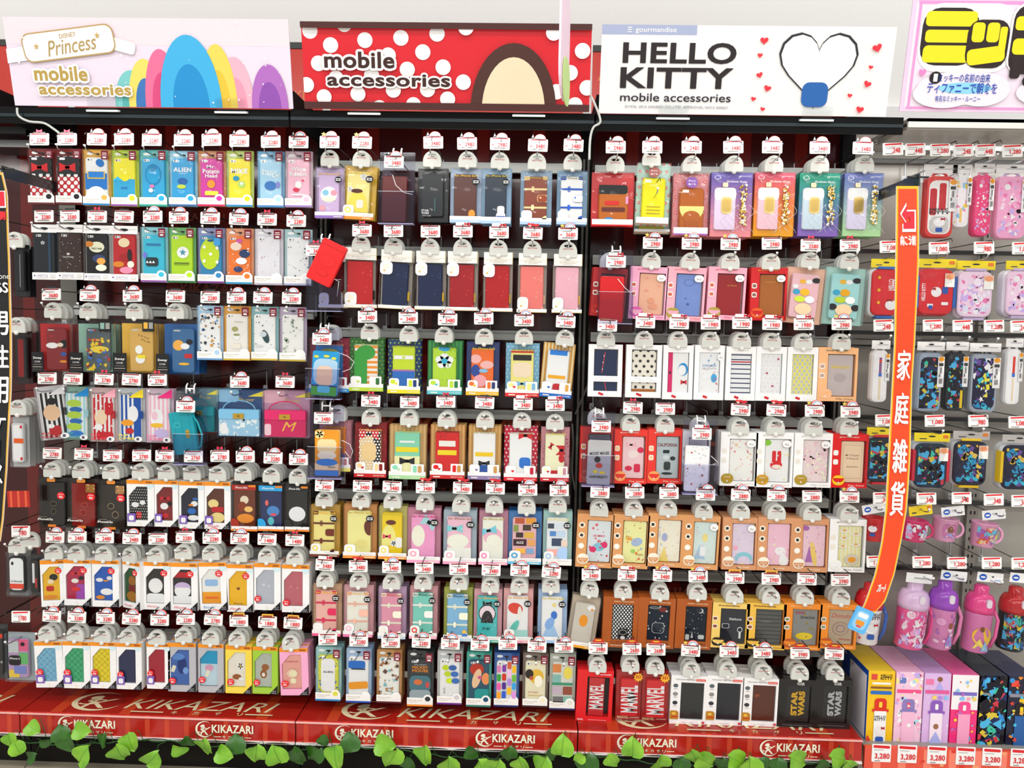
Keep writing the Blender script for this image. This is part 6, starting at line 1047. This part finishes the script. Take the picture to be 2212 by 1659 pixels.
r = obj('base_shelf', None, None, (rc, 0, 0), label='grey base shelf with a coral price rail under the boxed bottles', cat='shelf')
b = MB(); b.box(-w/2, w/2, -.33, 0, z0-.02, z0-.001, '8f8b84:c'); obj('shelf_board', b, r)
b = MB(); b.box(-w/2, w/2, -.345, -.331, z0-.075, z0, 'e0503a:c'); b.art("S f0806a 12 .3;C f4a070,d83a2a 30 .02", 0, z0-.0375, w, .07, -.345); obj('price_rail', b, r)
b = MB(); b.box(-w/2, w/2, -.30, 0, 0, z0-.021, 'a49f94:d'); b.box(-w/2, w/2, -.36, -.30, 0, .05, 'b8b2a4:d'); obj('plinth', b, r)
bt = None
for i, (x, s) in enumerate(((1904, 'yellow box'), (1960, 'pastel rainbow box'), (2024, 'lilac box'), (2086, 'magenta box'), (2143, 'black box'), (2204, 'navy box'))):
    b = MB(); b.slab(0, 0, .062, .060, .002, 0, .002, 'f8f6f2:c'); b.art("R d8262c .5 .14 .86 .16 -2;r a09b96 .36 .32 .5 .03;r 3a3632 .3 .93 .3 .03;Y d8262c .54 .68 .78 .36^3,280", 0, 0, .062, .060, 0)
    obj('price_tag', b, None, unp(x, 1627+i*2, -.348), label=f'large white price card reading 3,280 under the {s}', cat='price tag', group='large price cards on the coral rail')
# ---------------------------------------------------------------- hanging banners on black arms
def banner(path, Y, name, label, col, rim, texts, extra='', th=.002):
    """path: (xl, xr, y) pixel stations top to bottom at depth Y"""
    st = [(unp(a, y, Y), unp(b_, y, Y)) for a, b_, y in path]; L = [0]
    for i in range(1, len(st)): L.append(L[-1]+((st[i][0]+st[i][1])/2-(st[i-1][0]+st[i-1][1])/2).length)
    def mp(u, s_, d):
        s_ = min(max(s_, 0), L[-1]); i = max(k for k in range(len(L)-1) if L[k] <= s_+1e-9); t = (s_-L[i])/(L[i+1]-L[i])
        a = st[i][0].lerp(st[i+1][0], t); c = st[i][1].lerp(st[i+1][1], t); q = a.lerp(c, u); return (q.x, q.y-d-.006*math.sin(s_*9)*(u-.3), q.z)
    b = MB(); n = 60
    def strip(u0, u1, s0, s1, key, d):
        vs = []; fs = []; m = max(2, int(n*(s1-s0)/L[-1]))
        for j in range(m+1):
            for u in (u0, u1): vs.append(mp(u, s0+(s1-s0)*j/m, d))
        for j in range(m): fs.append((2*j, 2*j+2, 2*j+3, 2*j+1))
        b.add(vs, fs, key)
    strip(0, 1, 0, L[-1], 'f6e8e0', 0); strip(.02, .98, .0, L[-1], rim, .0006); strip(.09, .91, .008, L[-1]-.01, col, .0012); strip(0, 1, 0, L[-1], 'f0d8c8', -.0016)
    for t, u, s0, uw, sh, key, bold in texts:
        vs, fs = tmesh(t, 0, 0); T_ = L[-1]
        for du, ds in ((0, 0), (.02, .001), (-.02, -.001)) if bold else ((0, 0),): b.add([mp(u+du+x*uw, (s0+ds-y*sh)*T_, .0045+du*.01) for x, y in vs], fs, key)
    for shp, u, s0, uw, sh, key, d in extra or ():
        b.add([mp(u+x*uw, (s0-y*sh)*L[-1], .0035+d) for x, y in shp], [tuple(range(len(shp)))], key)
    return obj(name, b, None, label=label, cat='banner')
ARW = [(-.1, .5), (-.5, .12), (-.1, -.22), (-.1, 0), (.15, 0), (.15, -.22), (-.35, -.22), (-.35, -.5), (.5, -.5), (.5, .25), (-.1, .25)]
YB = -.55
banner([(1936, 1984, 402), (1935, 1984, 560), (1931, 1978, 740), (1926, 1972, 830), (1919, 1966, 980), (1913, 1958, 1100), (1904, 1947, 1170), (1889, 1934, 1240), (1868, 1914, 1300), (1856, 1890, 1326)], YB, 'hanging_banner',
       'long orange vertical banner with white characters and yellow edging', 'e8481e', 'f4b81e',
       [('家', .5, .405, .62, .068, 'fdf4ec', .03), ('庭', .5, .505, .62, .072, 'fdf4ec', .03), ('雑', .5, .615, .62, .078, 'fdf4ec', .03), ('貨', .5, .715, .62, .080, 'fdf4ec', .03), ('向こう側', .5, .122, .62, .022, 'fdf4ec', .03), ('プレート', .55, .93, .4, .02, 'fdf4ec', .03)],
       [([(x*1.15, y*1.1) for x, y in ARW], .5, .07, .6, .06, 'fdf4ec', 0), (ARW, .5, .07, .56, .052, 'd8283a', .0006)])
b = MB(); b.slab(0, 0, .055, .075, .006, 0, .006, '5ab0e8:c'); b.art("R 8ac8f0 .5 .5 .8 .8;R f8f6f2 .5 .28 .6 .2;r f0901e .5 .62 .5 .2;r e8482a .5 .78 .3 .08", 0, 0, .05, .07, 0)
obj('banner_weight', b, None, unp(1860, 1340, YB-.005), (0, math.radians(22), 0), label='light blue tag clipped to the lower end of the orange banner', cat='tag')
def arm(px, Y0, Y1, h, label):
    A = unp(*px, Y1); b = MB(); b.box(-.002, .002, Y1, Y0, A.z-h/2, A.z+h/2, '17181a:c'); b.tube([(-.03, Y1+.01, A.z+h/2-.008), (.03, Y1+.01, A.z+h/2-.008)], .003, '17181a:c')
    obj('display_bracket', b, None, (A.x, 0, 0), label=label, cat='bracket')
arm((1986, 388), -.01, YB, .034, 'black flat bracket arm holding the orange banner')
banner([(-40, 6, 372), (-30, 18, 420), (-26, 23, 560), (-24, 24, 850), (-28, 18, 1010), (-36, 8, 1120), (-44, 0, 1170)], -.55, 'hanging_banner', 'black vertical banner with gold edging cut off by the picture edge', '1c1c1e', 'e0b04a',
       [('男', .5, .40, .8, .062, 'f4f2ee', .02), ('性', .5, .49, .8, .062, 'f4f2ee', .02), ('用', .5, .58, .8, .07, 'f4f2ee', .02), ('ケ', .5, .67, .7, .05, 'f4f2ee', .02), ('ー', .5, .74, .2, .05, 'f4f2ee', .02), ('ス', .5, .81, .7, .05, 'f4f2ee', .02), ('6S', .66, .305, .5, .026, 'f4f2ee', .02), ('Phone', .6, .275, .8, .014, 'e8e6e2', 0), ('う側', .6, .115, .6, .022, 'e8303a', .02)],
       [(ARW, .55, .065, .8, .06, 'f4f2ee', 0), ([(x*.85, y*.85) for x, y in ARW], .55, .065, .8, .06, 'd8283a', .0006)])
arm((4, 370), -.01, -.55, .034, 'black flat bracket arm holding the black banner')
# ---------------------------------------------------------------- strip of the far left bay
GRP['far left'] = 'products hanging in the far left bay'
FL = r'''
C|dark slim pack with a silver edge|26 56 528 640||33 518 1|1c1e20,101214,,|r b8b8bc .6 .5 .05 .8
C|black and red slim pack|28 62 716 830||38 702 2|2a1416,1a1416,,|r 8a1a1c .5 .5 .5 .9
C|clear pack holding a white frame case with red corners|20 56 902 1010||40 880 3|b8b8b8,d8d8da,,|R f2f2f2 .5 .5 .7 .9;e d8202a .8 .1 .2 .08;e d8202a .8 .9 .2 .08;r e8641e .6 .45 .8 .12
C|clear pack holding a white case with a red label|12 60 1193 1290|45 1148 780 G|38 1178 1|7a7a7c,26282a,,|R eceeef .5 .48 .86 .9;e 26262a .25 .18 .16 .1;r e04a30 .5 .82 .86 .14;T 1a1a1a .5 .68 .7 .05^for iPhone 6S/6
C|clear pack with black bumper and red strip|62 86 1200 1290||68 1165 0|3a3a3c,17181a,,|r c0302a .7 .7 .2 .3;R d8d8da .4 .4 .3 .6
C|translucent rainbow soft case pack|9 70 1370 1474|45 1332 1780 G||a8b4b8,b89ac0,,|r e0608a .75 .15 .5 .3;r e8c84a .3 .9 .5 .2;r 6ab870 .8 .5 .5 .3;r 7a88c8 .6 .8 .6 .2;r c0c8c8 .3 .2 .5 .3;R 1c1a1e .35 .55 .6 .26;T e8e8e8 .35 .5 .5 .05^iPhone 6;e 1c1a1e .75 .12 .2 .1
C|dark grey boxed case at the picture edge|-20 10 1352 1470|||3a3a3c,2a2a2c,,|r e0442a .5 .1 1 .1;T f0f0f0 .8 .7 .3 .05^10
'''
for ln in FL.strip().splitlines(): item(ln, 'far left', {'d': 'upper', 'b': 'middle', 'c': 'lower', 't': 'bottom'}[ln.split('|')[1][0]])
for k, (y, l) in enumerate(((300, 'upper'), (325, 'lower'))):
    A = unp(52, y, -.05); b = MB(); b.box(-.09, .09, -.16+k*.02, .0, -.012, .012, '1d1f20:c'); obj('black_bracket', b, None, (A.x, -.02, A.z), label=f'{l} black metal bracket beside the left bay', cat='bracket')
A = unp(40, 1078, -.34); b = MB(); b.slab(0, 0, .075, .055, .002, 0, .001, 'b8241c:c'); b.art("S e0603a 3 .3", 0, 0, .075, .055, 0)
obj('shelf_card', b, None, A, (0, math.radians(-2), 0), label='blank red striped shelf card beside the left bay', cat='card')
# ---------------------------------------------------------------- ivy garlands
LV = {0: [(22, 1598, 30, 10, 0), (38, 1612, 36, -150, 0), (73, 1574, 32, 60, 0), (70, 1634, 26, 120, 1), (132, 1582, 36, 200, 1), (178, 1578, 36, 80, 0), (148, 1605, 40, 30, 1), (183, 1629, 46, 150, 0), (260, 1624, 46, 10, 0), (284, 1603, 42, 20, 0), (330, 1637, 44, 140, 0), (390, 1617, 34, 80, 0), (446, 1612, 46, 5, 0), (486, 1630, 38, 75, 0), (510, 1606, 42, -170, 1), (554, 1627, 44, -10, 0), (598, 1627, 46, 200, 0), (100, 1600, 30, 90, 1), (410, 1600, 30, 40, 1), (225, 1600, 30, 0, 1)],
      1: [(645, 1632, 48, 20, 1), (680, 1628, 42, -40, 1), (727, 1637, 50, 10, 0), (755, 1602, 42, 190, 1), (833, 1608, 44, 80, 0), (845, 1637, 46, -30, 0), (884, 1650, 34, 20, 1), (920, 1632, 46, 5, 0), (968, 1652, 46, -5, 0), (1038, 1658, 42, 10, 0), (1072, 1655, 40, -20, 0), (1128, 1652, 42, 20, 0), (1172, 1652, 44, -20, 0), (1215, 1608, 46, 175, 0), (1020, 1625, 30, 60, 1), (1100, 1628, 34, 0, 1), (1190, 1630, 30, 30, 1), (700, 1600, 26, 30, 1)],
      2: [(1250, 1637, 26, -60, 0), (1268, 1652, 48, 0, 1), (1323, 1642, 34, 40, 0), (1367, 1612, 44, 180, 0), (1421, 1648, 46, -10, 0), (1502, 1634, 40, 30, 0), (1524, 1642, 46, 50, 0), (1592, 1642, 46, 60, 0), (1616, 1658, 52, 0, 0), (1645, 1656, 36, 20, 1), (1722, 1642, 46, 60, 0), (1810, 1638, 44, 70, 0), (1835, 1652, 30, 40, 0), (1470, 1655, 36, 0, 1), (1560, 1650, 34, 0, 1), (1680, 1655, 34, 0, 1), (1770, 1655, 34, 10, 1)]}
rg = random.Random(3)
def leaf(b, C_, s, rot, key):
    yawr = rg.uniform(-.5, .5); pit = rg.uniform(-.5, .2); ca, sa = math.cos(math.radians(rot)), math.sin(math.radians(rot)); N = 8; vs = []; fs = []
    W_ = [0, .34, .50, .53, .50, .43, .32, .18, .0]; fold = rg.uniform(.15, .6)
    for i in range(N+1):
        t = i/N; zz = .5-t+(.10 if i == 1 else 0)*0
        for j in (-2, -1, 0, 1, 2):
            x = W_[i]*j/2; z = zz+(.10*abs(j)/2 if i in (1, 2) else 0); y = -.25*(1-(2*t-1)**2)*.4-fold*abs(x)*.45+(.10*math.sin(t*6+j) if abs(j) == 2 else 0)
            x2 = x*math.cos(yawr)+y*math.sin(yawr); y2 = -x*math.sin(yawr)+y*math.cos(yawr); z2 = z*math.cos(pit)-y2*math.sin(pit); y3 = z*math.sin(pit)+y2*math.cos(pit)
            vs.append((C_.x+s*(x2*ca-z2*sa), C_.y+s*y3, C_.z+s*(x2*sa+z2*ca)))
    for i in range(N):
        for j in range(4): a = i*5+j; fs.append((a, a+5, a+6, a+1))
    b.add(vs, fs, key, True)
    for i in range(N-1):          # raised midrib
        a, c = vs[i*5+2], vs[i*5+7]; r_ = s*.012
        b.add([(a[0]-r_, a[1]-.0012, a[2]), (a[0]+r_, a[1]-.0012, a[2]), (c[0]+r_*.6, c[1]-.0012, c[2]), (c[0]-r_*.6, c[1]-.0012, c[2])], [(0, 3, 2, 1)], '4f8a2a')
for bay, L in LV.items():
    r = obj('ivy_garland', None, None, label=f'artificial ivy garland trailing under the red base shelf of the {("left","middle","right")[bay]} bay', cat='garland', group='ivy garlands under the shelves')
    fl, vn = MB(), MB(); xs = sorted(L); pts = []
    for x, y, s, ro, dk in L:
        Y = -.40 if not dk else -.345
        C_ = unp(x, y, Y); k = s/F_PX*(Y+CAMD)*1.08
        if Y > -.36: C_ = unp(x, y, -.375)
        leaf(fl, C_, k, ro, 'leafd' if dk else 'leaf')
        vn.tube([C_+Vector((0, .004, k*.35*math.cos(math.radians(ro)))), C_+Vector((.01, .02, k*.5)), Vector((C_.x+.03, -.372, .185+.01*math.sin(C_.x*9)))], .0012, '2a5a24', 5)
    x0, x1 = unp(min(q[0] for q in L), 1610, -.37).x, unp(max(q[0] for q in L), 1610, -.37).x
    vn.tube([(x0+(x1-x0)*i/50, -.372+.006*math.sin(i*1.3), .185+.012*math.sin((x0+(x1-x0)*i/50)*9)) for i in range(51)], .0022, '24501f', 6)
    obj('foliage', fl, r); obj('vine_stem', vn, r)
